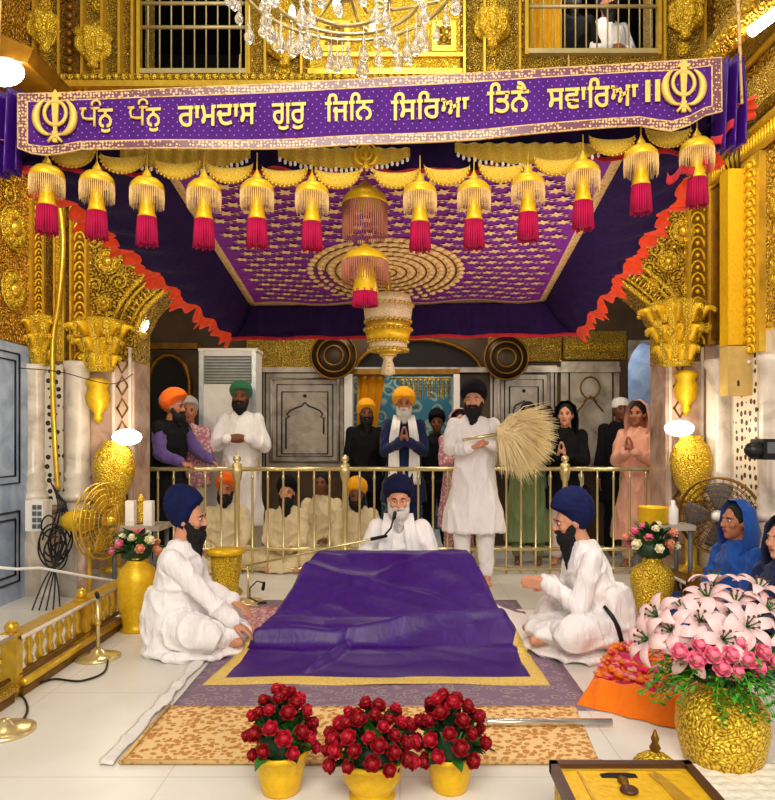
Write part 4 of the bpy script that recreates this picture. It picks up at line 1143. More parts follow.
# under cloth: low platform and white sheet
s = MB(); s.box((-.5, 4.72, .012), (.42, 5.0, .22), WOD); s.box((-.48, 4.78, .22), (.40, 5.0, .36), CLW)
tag(s.build('scripture_platform', off=(0, 4.8, 0)), 'low wooden platform with white cushion under the purple cloth', 'platform')
def uf(u, v):
    x = .42+.62*u; Y = 4.4+.95*v; k = math.sin(PI*min(1, (1-u)*1.1+.02))*math.sin(PI*v)
    return (x, Y, .006+.20*ss(1-u*1.1)*ss((v)*3)*ss((1-v)*4)+.012*noise.noise(V(x*9, Y*6, 2)))
s = MB(); s.grid(uf, 30, 30, SHT, thick=.004); tag(s.build('white_sheet', off=(.7, 4.9, 0), fix=False), 'white sheet spread at the right edge of the throne cloth', 'sheet')
# carpets
s = MB(); s.grid(lambda u, v: (-1.11+2.05*u, 3.36+2.3*v, .006+.003*noise.noise(V(u*9, v*9, 0))), 30, 30, LAV, thick=.005)
tag(s.build('lavender_carpet', off=(0, 4.5, 0), fix=False), 'faded lavender brocade carpet under the throne cloth', 'carpet')
s = MB()
s.grid(lambda u, v: (-1.11+(1.91+.05*v)*u, 2.80+.60*v, .010+.003*noise.noise(V(u*9, v*3, 5))), 60, 16, CARP, thick=.006)
s.tube([(-1.12, 2.8, .012), (.81, 2.8, .012)], .010, TAN, 6); s.tube([(-1.12, 2.8, .012), (-1.12, 3.4, .012)], .009, TAN, 6)
tag(s.build('floral_runner', off=(-.1, 3.1, 0), fix=False), 'orange and cream floral runner lying in front of the throne cloth', 'carpet')
s = MB()
s.grid(lambda u, v: (-1.20+.06*u+.03*noise.noise(V(v*8, u, 1)), 2.78+1.5*v, .014+.022*abs(noise.noise(V(u*3, v*22, 3)))), 4, 80, WPL, thick=.003)
tag(s.build('crumpled_sheet_edge', off=(-1.17, 3.5, 0), fix=False), 'crumpled white cover strip along the left edge of the runner', 'cover')
s = MB(); a, b_ = G(392, 722, .03), G(612, 722, .03); s.cyl(a, b_, .016, mat=STL, n=14); s.cyl(a+V(.4, .0, 0), a+V(.43, .0, 0), .019, mat=STL, n=14)
tag(s.build('metal_rod', off=a.lerp(b_, .5)), 'silver metal rod lying across the floral runner', 'rod')
s = MB(); s.grid(lambda u, v: tuple(G(240+62*u-10*v, 606+26*v, .022+.02*abs(noise.noise(V(u*4, v*4, 8))))), 16, 8, PKP, thick=.006)
tag(s.build('pink_patterned_cloth', off=G(265, 615), fix=False), 'small pink patterned cloth folded beside the left edge of the throne', 'cloth')

# ------------------------------------------------------------------ railing behind the throne
YR = 6.8; rx = lambda px: ax(px, YR)
def rail_seg(p0, p1, label, seed):
    x0, x1 = rx(p0), rx(p1); z1 = az(469-(p0+p1)/2*.0, YR); zl = az(549, YR)
    t = empty('railing', (x0, YR, 0), label, 'railing', 'brass railing sections behind the throne'); o_ = (x0, YR, 0)
    s = MB(); s.cyl((x0, YR, z1), (x1, YR, z1), .022, mat=BRS, n=10); s.build('top_rail', t, off=o_)
    s = MB(); s.cyl((x0, YR, zl), (x1, YR, zl), .018, mat=BRS, n=10); s.build('lower_rail', t, off=o_)
    s = MB(); s.cyl((x0, YR, .05), (x1, YR, .05), .018, mat=BRS, n=10); s.build('bottom_rail', t, off=o_)
    n = max(int(round((x1-x0)/.147)), 2)
    b0 = None
    for k in range(1, n):
        x = (x1-x0)*k/n
        if b0 is None:
            s = MB(); s.lathe([(.011, .0), (.011, .22), (.018, .235), (.018, .26), (.011, .275), (.011, z1-.10), (.017, z1-.09), (.011, z1-.07), (.011, z1)], mat=BRS, n=8); b0 = s.build('baluster', t, loc=(x, 0, 0))
        else: c = b0.copy(); COL.objects.link(c); c.location = (x, 0, 0)
    s = MB(); s.lathe([(.05, 0), (.05, .04), (.026, .07), (.026, z1-.12), (.04, z1-.10), (.055, z1-.02), (.045, z1+.05), (.02, z1+.06), (.04, z1+.09), (.035, z1+.12), (.008, z1+.14)], mat=BRS, n=12); s.build('post', t, loc=(x1-x0, 0, 0))
    return t
rail_seg(142, 237, 'brass railing section at the left end, under the hand of the man in orange turban', 1)
rail_seg(237, 345, 'brass railing section in front of the seated men in cream, left of the robed reader', 2)
rail_seg(345, 565, 'long brass railing section behind the reader and the man with the whisk', 3)
rail_seg(565, 662, 'brass railing section at the right end, in front of the woman in pink', 4)

# ------------------------------------------------------------------ low gilt balustrades
def fence(X, Y0, Y1, H_, lab, mats, big=0, sg=1):
    o_ = (X, (Y0+Y1)/2, 0); t = empty('low_balustrade', o_, lab, 'balustrade')
    m1, m2 = mats
    s = MB(); s.box((X-.05, Y0, H_-.025), (X+.05, Y1, H_), m1); s.cyl((X+.05*sg, Y0, H_-.012), (X+.05*sg, Y1, H_-.012), .012, mat=MW, n=6); s.build('top_rail', t, off=o_)
    s = MB(); s.box((X-.06, Y0, 0), (X+.06, Y1, .04), m2); s.cyl((X+.06*sg, Y0, .07), (X+.06*sg, Y1, .07), .022, mat=m1, n=8); s.cyl((X+.03*sg, Y0, .11), (X+.03*sg, Y1, .11), .012, mat=m2, n=8); s.build('base_rail', t, off=o_)
    n = int((Y1-Y0)/.105); b0 = None
    for k in range(n):
        y = Y0+(k+.5)*(Y1-Y0)/n
        if b0 is None:
            s = MB(); s.lathe([(.012, .10), (.026, .13), (.014, .17), (.028, .22), (.013, .26), (.02, H_-.025)], mat=m1, n=8); b0 = s.build('picket', t, loc=(0, y-o_[1], 0))
        else: c = b0.copy(); COL.objects.link(c); c.location = (0, y-o_[1], 0)
    k = 0
    while Y0+k*.78 <= Y1+.01:
        s = MB(); y = min(Y0+k*.78, Y1-.03); s.box((X-.04, y-.03, 0), (X+.04, y+.03, H_+.015), m1); s.ell((X, y, H_+.04), .035, m1, n=10, k=8); s.build('post', t, off=o_); k += 1
    return t
fence(-1.97, 3.55, 4.98, .31, 'low gilt balustrade along the left floor edge beyond the front panel', (GS, GDK))
t = fence(-1.97, 2.3, 3.47, .34, 'nearest low gilt balustrade panel at the left edge of the photo', (GB, GDK))
fence(1.99, 4.75, 5.5, .34, 'dark bronze low balustrade at the right behind the cream flower vase', (GDK, WOD), sg=-1)
# white rope over the balustrade
s = MB(); pts = [V(-2.5, 4.3, .52), P(40, 568, 4.5), P(90, 577, 4.8), P(122, 582, 5.0)]; s.tube([pts[0], pts[0].lerp(pts[1], .5)+V(0, 0, -.01), pts[1], pts[2], pts[3]], .010, WPL, 6)
s.cyl(P(122, 582, 5.0), (P(122, 582, 5.0).x, 5.0, 0), .012, mat=GS, n=6)
tag(s.build('white_rope', off=pts[2]), 'white cord stretched above the low gilt balustrade at the left', 'rope')
s = MB(); a = P(-30, 598, 3.3); b_ = P(45, 613, 3.55); s.box((-2.07, 2.5, .345), (-1.90, 3.4, .352), WPL)
tag(s.build('white_ribbon', off=(-2, 3, .34)), 'white cloth strip laid on the nearest balustrade panel', 'cloth')
# left: short brass stands and cables
def mic_stand(p, h, lab):
    t = empty('brass_stand', p, lab, 'stand')
    s = MB(); s.lathe([(.13, 0), (.13, .012), (.10, .02), (.05, .03), (.03, .05), (.012, .06)], mat=BRS, n=24); s.build('base', t)
    if h:
        s = MB(); s.cyl((0, 0, .05), (0, 0, h), .011, mat=BRS, n=10); s.cyl((0, 0, h*.55), (0, 0, h*.6), .018, mat=GS, n=10); s.build('pole', t)
        s = MB(); s.tube([(0, 0, h), (.0, -.02, h+.03), (.02, -.05, h+.02)], .012, BLK, 8); s.build('clip', t)
    return t
mic_stand(G(98, 658), .36, 'short brass stand with a pole on the white floor beside the low balustrade')
mic_stand(G(4, 732), 0, 'round brass stand base on the floor at the lower left edge of the photo')
s = MB(); s.tube(smooth_path([G(40, 683, .01), G(55, 679, .01), G(80, 681, .01), G(103, 673, .01), G(108, 660, .01)]), .006, BLK, 6)
tag(s.build('black_cable', off=G(50, 680)), 'black cable curling on the floor past the foot of the brass stand', 'cable')
s = MB(); s.tube(smooth_path([G(-10, 738, .02), G(15, 727, .01), G(27, 712, .01), G(25, 700, .01), G(19, 694, .01)]), .006, BLK, 6)
tag(s.build('black_cable', off=G(20, 720)), 'black cable looping to the round brass base at the lower left', 'cable')

# left pier clutter
def e_(px, py, Y): return P(px, py, Y)
c = P(38, 515, 5.55); t = empty('switch_box', c, 'white electrical switch box on the left marble pier', 'switch box')
s = MB(); s.box((-.03-.04, -.06, -.12), (.07, .08, .12), WPL); s.build('case', t)
s = MB()
for i in range(2):
    for j in range(4): s.box((-.01+i*.04, -.07, -.10+j*.05), (.02+i*.04, -.06, -.065+j*.05), GRP)
s.build('switches', t)
s = MB(); s.cyl((0, .08, 0), (0, .45, 0), .02, mat=GRP); s.build('bracket', t)
s = MB(); rr = random.Random(8)
for k in range(9):
    a0 = rr.uniform(0, 6); cx_, cz_ = P(56, 540, 5.5).x+rr.uniform(-.04, .05), P(56, 540, 5.5).z+rr.uniform(-.12, .12); r_ = rr.uniform(.06, .16)
    s.tube([(cx_+r_*.7*math.cos(a0+a), 5.5+.02*k-.1, cz_+r_*math.sin(a0+a)) for a in [5.4*i/18 for i in range(19)]], .007, BLK, 5)
for k in range(5): s.tube(smooth_path([P(50+3*k, 480+5*k, 5.6), P(58+2*k, 505, 5.5), P(50+5*k, 540, 5.5), P(58-3*k, 585-2*k, 5.4), V(P(60-7*k, 620, 5.3).x, 5.3, .01)]), .006, BLK, 5)
tag(s.build('cable_bundle', off=P(56, 540, 5.5)), 'tangled bundle of black cables hanging beside the white switch box', 'cables')
s = MB(); s.tube(smooth_path([P(57, 190, 5.9), P(63, 240, 5.9), P(59, 300, 5.9), P(53, 340, 5.9), P(53, 400, 5.86), P(55, 450, 5.86), P(58, 490, 5.86)]), .022, GS, 8)
tag(s.build('gold_conduit', off=P(53, 350, 5.9)), 'bent gold conduit running down the left corner pillar', 'pipe')
s = MB(); s.lathe([(.02, -.09), (.14, -.07), (.17, -.02), (.165, .03), (.12, .07), (.03, .08)], mat=GY, n=24, flute=12, fa=.03)
s.cyl((0, 0, -.08), (0, 0, -.72), .05, mat=MP, n=16)
t = s.build('covered_bowl', loc=P(84, 520, 5.55)+V(0, 0, 0)); tag(t, 'yellow gold covered bowl on a slim pedestal beside the left fan', 'bowl')
# thin wires between the pillars
s = MB(); s.tube(smooth_path([P(18, 368, 5.7), P(60, 372, 5.7), P(110, 384, 5.75), P(133, 374, 5.9)]), .004, BLK, 5)
tag(s.build('hanging_wire', off=P(60, 372, 5.7)), 'thin dark wire slung between the left capitals', 'wire')

# fans
def fan(loc, r_, rz, lab, ring, blade, hub, pole_mat):
    t = empty('pedestal_fan', loc, lab, 'fan', None, rz); z = loc[2]
    s = MB()
    for q in (1.0, .86, .72, .58, .44, .3):
        for y in (-.05*math.cos(q*1.4)-.02, .05*math.cos(q*1.4)+.02): s.tube([(r_*q*math.cos(a), y, r_*q*math.sin(a)) for a in [2*PI*k/36 for k in range(36)]], .0035 if q < 1 else .008, ring, 5, loop=True)
    for k in range(30):
        a = 2*PI*k/30
        for sy in (-1, 1): s.tube([(.05*math.cos(a), sy*.075, .05*math.sin(a)), (r_*.6*math.cos(a), sy*.055, r_*.6*math.sin(a)), (r_*math.cos(a), sy*.02, r_*math.sin(a))], .0022, ring, 4)
    s.build('grille', t)
    s = MB()
    for k in range(4):
        a0 = PI/2*k
        def bf(u, v): 
            rad = .05+(r_*.85-.05)*u; a = a0+(v-.5)*1.1*(1-.2*u); return (rad*math.cos(a), .02*(v-.5), rad*math.sin(a))
        s.grid(bf, 8, 5, blade, thick=.004, tdir=(0, 1, 0))
    s.build('blades', t, fix=False)
    s = MB(); s.caps((0, -.08, 0), .035, (0, -.05, 0), .05, hub, 16); s.caps((0, .05, 0), .06, (0, .16, 0), .05, GRP, 16); s.build('motor', t)
    s = MB(); s.cyl((0, .11, 0), (0, .11, -z+.03), .018, mat=pole_mat, n=12); s.lathe([(.16, -z), (.16, -z+.02), (.03, -z+.04)], (0, .11, 0), pole_mat, 24); s.build('stand', t)
    return t
fan(P(719, 516, 5.25), .285, R(-35), 'grey pedestal fan standing by the right marble column', GDK, GRP, WPL, GRP)
fan(P(102, 521, 5.35), .285, R(76), 'gold caged pedestal fan seen edge-on by the left pier', GS, GS, GS, GS)

# gilt urn lamps
def urn(c, sc, lab, lamp_off, base_z):
    t = empty('gilt_urn_lamp', (c[0], c[1], base_z), lab, 'lamp'); zz = c[2]-base_z
    s = MB(); s.lathe([(.06, zz-.30), (.10, zz-.28), (.07, zz-.24), (.12, zz-.16), (.155, zz-.04), (.16, zz+.06), (.13, zz+.16), (.09, zz+.20), (.10, zz+.24)], mat=GB, n=28, flute=14, fa=.03)
    rr = random.Random(3)
    for k in range(60):
        a = 2*PI*rr.random(); z_ = zz+rr.uniform(-.15, .16); r0 = .150-.9*abs(z_-zz-.03)**1.6; s.ell((r0*math.cos(a), r0*math.sin(a), z_), .016, GY, n=6, k=4)
    s.build('urn', t)
    s = MB(); s.lathe([(.10, 0), (.12, .03), (.05, .06), (.04, zz-.36), (.08, zz-.31)], mat=GS, n=20); s.build('pedestal', t)
    s = MB(); s.ell(lamp_off+V(0, 0, zz), (.12, .06, .065), LMP, n=20, k=12); s.build('bulb', t)
    s = MB(); s.cyl(V(0, 0, zz+.15), lamp_off+V(0, 0, zz), .012, mat=GS); s.build('lamp_neck', t)
    return t
u1 = P(114, 470, 5.75); urn(u1, 1, 'gilt urn with a glaring white lamp beside the left arch jamb', V(.13, -.06, .27), .22)
u2 = P(691, 465, 5.75); urn(u2, 1, 'gilt urn with a glaring white lamp beside the right arch jamb', V(-.12, -.06, .30), .22)
def arch_lamp(px, py, lab):
    c = P(px, py, 6.15); t = empty('arch_lamp', c, lab, 'lamp')
    s = MB(); s.ell((0, 0, 0), (.075, .06, .085), LMP, n=16, k=10); s.build('bulb', t)
    s = MB(); s.lathe([(.03, -.15), (.08, -.10), (.05, -.08)], mat=GS, n=14); s.cyl((0, 0, -.12), (-.14 if px < 400 else .14, 0, -.20), .012, mat=GS); s.build('holder', t)
arch_lamp(140, 323, 'white lamp glowing under the left spring of the big arch')
arch_lamp(659, 314, 'white lamp glowing under the right spring of the big arch')
# floodlight upper left and tube light upper right
c = P(4, 72, 4.5); t = empty('floodlight', c, 'bright floodlight under a brown hood at the upper left edge', 'lamp')
s = MB(); s.ell((0, 0, 0), (.13, .06, .09), LMP, n=20, k=10); s.build('lens', t)
s = MB(); s.prism([(-.35, .26), (-.25, .34), (.20, .14), (.16, .05), (-.3, .12)], -.02, .5, GDK); s.cyl((-.1, .3, .2), (-.1, .9, .25), .03, mat=GDK); s.build('hood', t)
c = P(764, 22, 4.4); t = empty('tube_light', c, 'white tube light under an orange beam at the upper right edge', 'lamp')
s = MB(); s.cyl((-.08, 0, -.06), (.16, 0, .12), .035, mat=LMP, n=12); s.build('tube', t)
s = MB(); s.prism([(-.12, -.06), (-.16, .0), (.16, .28), (.24, .2)], .04, .3, GO); s.cyl((.10, .3, .2), (.28, 1.2, .35), .03, mat=GDK); s.build('housing', t)
# right wall box and trunking
fx = FR_
Y_ = 5.5; c = P(741, 371, 5.35)
s = MB(); s.box((-.14, -.08, -.19), (.16, .05, .18), plain('metal_box_mustard', 'c8a860', .5, .1)); s.cyl((.02, -.09, .06), (.02, -.08, .06), .015, mat=WPL); s.cyl((-.06, -.085, -.12), (-.06, -.08, -.08), .008, mat=BLK)
t = s.build('junction_box', loc=c); tag(t, 'mustard metal junction box fixed on the right marble column', 'box')
for k in range(4): pass
s = MB(); a, b_ = P(731, 172, 5.4), P(739, 346, 5.4); s.box((a.x-.055, 5.33, b_.z), (a.x+.085, 5.47, a.z), GY); 
tag(s.build('cable_trunking', off=(a.x, 5.4, b_.z)), 'straight yellow gold trunking running up above the junction box', 'trunking')
s = MB()
for k in range(4): s.tube([P(728+4*k, 172, 5.4), P(724+5*k, 160-2*k, 5.4), P(733+2*k, 142, 5.4), P(742-3*k, 112, 5.5)], .008, BLK, 5)
tag(s.build('cable_bundle', off=P(733, 150, 5.4)), 'short bundle of dark cables above the yellow trunking', 'cables')

# ------------------------------------------------------------------ air conditioner, dark discs, ceiling fan-like ornaments
c = V(ax(230, 8.2), 8.25, 0); t = empty('floor_air_conditioner', c, 'tall white floor-standing air conditioner behind the man in green turban', 'air conditioner')
zt = az(352, 8.2)
s = MB(); s.box((-.325, -.15, 0), (.325, .2, zt), WPL); s.box((-.34, -.17, zt), (.34, .2, zt+.03), WPL); s.box((-.33, -.17, 0), (-.28, -.15, zt), plain('ac_edge', 'c8d0d4', .3, .3)); s.box((.28, -.17, 0), (.33, -.15, zt), MATS['ac_edge']); s.build('cabinet', t)
s = MB(); s.box((-.27, -.165, zt-.38), (.27, -.15, zt-.06), GRP)
for k in range(9): s.box((-.27, -.185, zt-.37+k*.034), (.27, -.16, zt-.355+k*.034), plain('louvre_grey', '8a8c8a', .4, .2) if k == 0 else MATS['louvre_grey'])
s.build('louvre', t)
DSC = plain('dark_bronze', '30200f', .4, .5)
for px, py, sc in ((506, 358, .26), (334, 356, .27)):
    Y_ = 8.3; c = P(px, py, Y_); s = MB()
    s.lathe([(.02, -.06), (sc*.3, -.05), (sc*.35, -.03), (sc*.6, -.035), (sc*.65, -.015), (sc*.9, -.02), (sc, .0), (sc*.95, .03), (.02, .04)], (0, 0, 0), DSC, 32, M=Matrix.Rotation(R(90), 4, 'X') @ Matrix.Scale(1, 4))
    s.cyl((0, .03, 0), (0, .3, 0), .02, mat=GDK)
    for q in (1, .72, .42): s.tube([(sc*q*math.cos(a), -.03-.02*(q < .9), sc*q*math.sin(a)) for a in [2*PI*k/32 for k in range(32)]], .012, GDK, 6, loop=True)
    tag(s.build('wall_disc', loc=c), 'dark round dished disc under the frieze %s of the doorway' % ('right' if px > 400 else 'left'), 'ornament')
LMG = plain('tinsel_gold', 'f0d070', .4, .2)
# yellow garland cloth
gz = az(377, 9.4); t = empty('marigold_garland', (ax(430, 9.4), 9.4, gz), 'gold and yellow garland strings hanging inside the doorway', 'garland')
s = MB(); s.cyl((ax(390, 9.4), 9.4, gz-.02), (ax(455, 9.4), 9.4, gz-.02), .012, mat=YLT); s.build('string', t, off=t.location)
for k in range(12):
    x = ax(402+k*4.6, 9.4); s = MB(); s.cyl((x, 9.4, gz), (x, 9.4, gz-.3), .003, mat=YLT)
    for j in range(int(4+3*abs(math.sin(k*1.3)))): s.ell((x, 9.4, gz-.05-.042*j), .026, LMG, n=7, k=5)
    s.build('strand', t, off=t.location)
s = MB(); s.grid(lambda u, v: (ax(357, 8.9)+.36*u*(1-.35*v), 8.9+.03*math.sin(u*22), az(376, 8.9)-.75*v), 24, 10, YLT, thick=.01, tdir=(0, 1, 0))
tag(s.build('yellow_curtain', off=(ax(368, 8.9), 8.9, az(376, 8.9)), fix=False), 'yellow cloth gathered at the left side of the doorway', 'curtain')

# ------------------------------------------------------------------ flowers
def rose_mesh(r_, mat, seed=0):
    s = MB(); rr = random.Random(seed)
    s.ell((0, 0, .2*r_), (r_*.5, r_*.5, r_*.55), mat, n=8, k=6)
    for ring, (n_, rad, up, tilt) in enumerate(((3, .38, .35, .2), (5, .62, .15, .55), (6, .85, -.1, .95))):
        for k in range(n_):
            a = 2*PI*(k+.5*ring)/n_+rr.uniform(-.2, .2); d = V(math.cos(a), math.sin(a), 0); q = V(-d.y, d.x, 0); w_ = r_*.62
            def pf(u, v):
                out = rad*r_*(.35+.65*v**1.4); return tuple(d*(out-abs(u-.5)**2*r_*.9)+q*(u-.5)*2*w_*math.sin(PI*(.2+.62*v))+V(0, 0, r_*(up-.25+.75*v*(1-tilt*.35))+r_*.12*math.cos((u-.5)*6)*0))
            s.grid(pf, 4, 3, mat, thick=.0)
    s.lathe([(.004, -r_*1.3), (.006, -r_*.5), (r_*.35, -r_*.3), (.01, -.1*r_)], mat=LEF, n=6)
    return s
def lily_mesh(r_, mat):
    s = MB()
    for k in range(6):
        a = 2*PI*k/6; d = V(math.cos(a), math.sin(a), 0); q = V(-d.y, d.x, 0)
        def pf(u, v):
            w_ = r_*.24*math.sin(PI*(v*.93+.04))**.7; h = r_*(.15+.75*v-.72*v**3); return tuple(d*r_*(.05+1.05*v)+q*(u-.5)*2*w_+V(0, 0, h-abs(u-.5)*r_*.1))
        s.grid(pf, 4, 8, mat, thick=.0)
        s.tube([(0, 0, .05*r_), tuple(d*r_*.25+V(0, 0, r_*.55))], .003, LEF, 4); s.ell(d*r_*.25+V(0, 0, r_*.57), (.007, .007, .004), WOD, n=6, k=4)
    s.lathe([(.006, -r_*.7), (.008, -.1*r_), (.02, .1*r_)], mat=LEF, n=6)
    return s
def leaf(s, p, d, L, w_, mat, up=.3):
    d = Vector(d).normalized(); q = d.cross(V(0, 0, 1)); q = q.normalized() if q.length > .01 else V(1, 0, 0); n_ = q.cross(d)
    s.grid(lambda u, v: tuple(Vector(p)+d*L*v+q*(u-.5)*2*w_*math.sin(PI*(.04+.94*v))+n_*(L*up*math.sin(PI*v)*.5+abs(u-.5)*w_*.5)), 2, 5, mat)
def orient(o, d):
    o.rotation_euler = Vector(d).to_track_quat('Z', 'Y').to_euler()
def bouquet(t, base_z, n, rxy, rz, rose_r, mats, leafm, nleaf, seed, leafL=.09, fern=False, nm='rose', tilt=.8, frac0=0):
    rr = random.Random(seed); srcs = [rose_mesh(rose_r, m_, k).mesh(nm) for k, m_ in enumerate(mats)]
    for k in range(n):
        f_ = (k+.5)/n; el = PI/2*(1-f_**.62*1.0)*.98; a = k*2.39996; 
        d = V(math.cos(a)*math.cos(el), math.sin(a)*math.cos(el), math.sin(el))
        p = V(d.x*rxy, d.y*rxy, base_z+d.z*rz)*1.0; p += V(rr.uniform(-1, 1), rr.uniform(-1, 1), rr.uniform(-1, 1))*rose_r*.3
        o = bpy.data.objects.new(nm, srcs[rr.randrange(len(srcs))]); COL.objects.link(o); o.parent = t; o.location = p; orient(o, d+V(0, -.25, .25)); kk = rr.uniform(.85, 1.15); o.scale = (kk, kk, kk)
    s = MB()
    for k in range(nleaf):
        a = rr.uniform(0, 2*PI); el = rr.uniform(-.15, 1.3); d = V(math.cos(a)*math.cos(el), math.sin(a)*math.cos(el), math.sin(el))
        p = V(d.x*rxy*.55, d.y*rxy*.55, base_z+d.z*rz*.55); leaf(s, p, d+V(rr.uniform(-.4, .4), rr.uniform(-.4, .4), rr.uniform(-.2, .4)), leafL*rr.uniform(.7, 1.3), leafL*.27, leafm[k % len(leafm)])
    for k in range(n//2+3):
        a = k*2.4; s.tube([(0, 0, base_z-.06), (rxy*.3*math.cos(a), rxy*.3*math.sin(a), base_z+.02), (rxy*.7*math.cos(a), rxy*.7*math.sin(a), base_z+rz*.5)], .004, LEF, 4)
    s.ell((0, 0, base_z), (rxy*.66, rxy*.66, rz*.5), LED, n=14, k=8, fn=lambda d, q: q*(1+.25*noise.noise(d*6)))
    tag(s.build('foliage', t, fix=False), kind='stuff')
def pot(px, py, lab, w_, h_, n, seed, rx_, rz_, foot=0):
    t = empty('potted_roses', G(px, py), lab, 'potted flowers', 'pots of red roses in front of the runner')
    s = MB(); r1 = w_/2; prof = [(r1*.62, 0), (r1*.68, .01), (r1*.82, h_*.45), (r1*.92, h_*.85), (r1*1.0, h_*.88), (r1*1.02, h_*.97), (r1*.98, h_), (r1*.86, h_*.97), (r1*.8, h_*.8), (.01, h_*.78)]
    if foot: prof = [(r1*.7, 0), (r1*.72, .015), (r1*.6, .022)]+[(r1*.70, .04), (r1*.9, h_*.5)]+prof[3:]
    s.lathe(prof, mat=GY, n=36, flute=18, fa=.006); s.build('pot', t)
    bouquet(t, h_+.0, n, rx_, rz_, .034, [ROS, ROL, ROS], [LEF, LED], 50, seed, .075)
    return t
pot(281, 791, 'potted red roses in a yellow gold pot, leftmost of the three in front', .205, .158, 36, 3, .122, .205)
pot(372, 797, 'wide bowl of red roses with a foot, middle of the three gold pots', .235, .152, 48, 5, .160, .17, 1)
pot(450, 789, 'potted red roses in a yellow gold pot, rightmost of the three in front', .19, .142, 34, 9, .125, .205)
# floor vases with mixed flowers
def vase(t, prof, mat, n=32, fl=16, fa=.01):
    s = MB(); s.lathe(prof, mat=mat, n=n, flute=fl, fa=fa); s.build('vase', t)
t = empty('flower_vase', G(137, 630), 'tall gold vase with peach and pink flowers behind the left kneeling man', 'vase')
vase(t, [(.10, 0), (.115, .01), (.09, .03), (.10, .08), (.125, .2), (.13, .34), (.115, .42), (.07, .46), (.062, .485), (.085, .5), (.07, .5)], GY)
bouquet(t, .53, 15, .15, .13, .04, [PCH, PNK, CRM], [LEF, LED], 50, 21, .10, nm='flower')
t = empty('flower_vase', G(652, 628), 'tall gold vase with cream and pink flowers behind the right kneeling man', 'vase')
vase(t, [(.08, 0), (.10, .01), (.07, .04), (.09, .09), (.14, .28), (.145, .36), (.12, .42), (.065, .455), (.06, .49), (.08, .51), (.07, .51)], GB)
bouquet(t, .55, 17, .17, .15, .042, [CRM, PNK, PCH, CRM], [LEF, LED], 50, 23, .10, nm='flower')
# big round vase with lilies
BV = G(722, 760); t = empty('flower_vase', BV, 'large round engraved gold vase with white lilies and pink blooms at the lower right', 'vase')
vase(t, [(.13, 0), (.15, .01), (.165, .06), (.18, .14), (.175, .21), (.14, .265), (.085, .285), (.075, .30), (.105, .325), (.09, .325)], GB, 40, 20, .008)
rr = random.Random(31); lm = lily_mesh(.105, LIL).mesh('lily'); pm = [rose_mesh(.045, PNK, 1).mesh('pink_flower'), rose_mesh(.045, ROL if 0 else PNK, 2).mesh('pink_flower')]
for (px, py, dy, dr) in ((672, 632, .0, (-.6, -.6, .6)), (700, 622, .0, (-.2, -.8, .6)), (690, 650, -.05, (-.5, -.9, .2)), (722, 640, -.1, (0, -1, .5)), (745, 628, -.05, (.2, -.8, .6)), (735, 606, .08, (.0, -.3, 1)), (765, 612, .05, (.4, -.5, .8)), (708, 600, .1, (-.3, -.2, 1)), (775, 640, .0, (.6, -.6, .5)), (684, 612, .12, (-.4, .1, 1)), (715, 585, .16, (0, .2, 1)), (730, 622, .02, (0, -.6, .8)), (650, 640, .02, (-.9, -.3, .3)), (757, 592, .12, (.3, -.2, 1)), (660, 618, .06, (-.8, -.2, .6)), (790, 610, .1, (.6, 0, .8))):
    o = bpy.data.objects.new('lily', lm); COL.objects.link(o); o.parent = t; o.location = P(px, py, BV.y+dy)-BV; orient(o, dr); o['label'] = 'white lily tinged with pink'
for k, (px, py, dy) in enumerate(((680, 652, -.12), (697, 660, -.15), (712, 655, -.17), (730, 655, -.17), (747, 660, -.16), (740, 643, -.12), (722, 668, -.17), (762, 652, -.12), (700, 645, -.12), (757, 668, -.14), (735, 672, -.16), (775, 662, -.1))):
    o = bpy.data.objects.new('pink_flower', pm[k % 2]); COL.objects.link(o); o.parent = t; o.location = P(px, py, BV.y+dy)-BV; orient(o, (rr.uniform(-.4, .4), -1, .5))
s = MB()
for k in range(420):
    a = rr.uniform(0, 2*PI); el = rr.uniform(-.35, .35); d = V(math.cos(a)*math.cos(el), math.sin(a)*math.cos(el)*.8, math.sin(el)); r0 = rr.uniform(.04, .26)
    leaf(s, V(d.x*r0, d.y*r0, .37+d.z*r0+.03*rr.random()), d+V(rr.uniform(-.5, .5), rr.uniform(-.5, .5), rr.uniform(-.5, .3)), .055, .008, LFB if rr.random() < .7 else LEF)
for k in range(34):
    a = rr.uniform(0, 2*PI); d = V(math.cos(a), math.sin(a)*.8, 0); L = rr.uniform(.20, .34); up = rr.uniform(-.02, .12); q = V(-d.y, d.x, 0)
    pts = [V(0, 0, .33)+d*L*t_/10+V(0, 0, up*math.sin(PI*t_/12)*1.6-.10*(t_/10)**2) for t_ in range(11)]
    s.tube(pts, .003, LFB, 4)
    for t_ in range(2, 11):
        for sx in (-1, 1): leaf(s, pts[t_], d*.6+q*sx+V(0, 0, rr.uniform(-.2, .3)), .060*(1.15-t_/12), .010, LFB if rr.random() < .8 else LEF)
for k in range(22):
    a = rr.uniform(0, 2*PI); r_ = rr.uniform(.05, .24); s.tube([(0, 0, .3), (r_*.4*math.cos(a), r_*.3*math.sin(a), .42), (r_*math.cos(a), r_*.6*math.sin(a), .5+rr.uniform(0, .12))], .004, LEF, 4)
s.ell((0, 0, .38), (.15, .13, .07), LED, n=14, k=8)
tag(s.build('foliage', t, fix=False), kind='stuff')
# quilted mat under it
s = MB(); s.grid(lambda u, v: (1.02+1.1*u, 2.2+.585*v, .012+.006*abs(math.sin(u*60))*abs(math.sin(v*34))), 120, 70, QLT, thick=.012)
tag(s.build('quilted_mat', off=(1.6, 2.5, 0), fix=False), 'white quilted mat on the floor at the lower right in front of the large vase', 'mat')
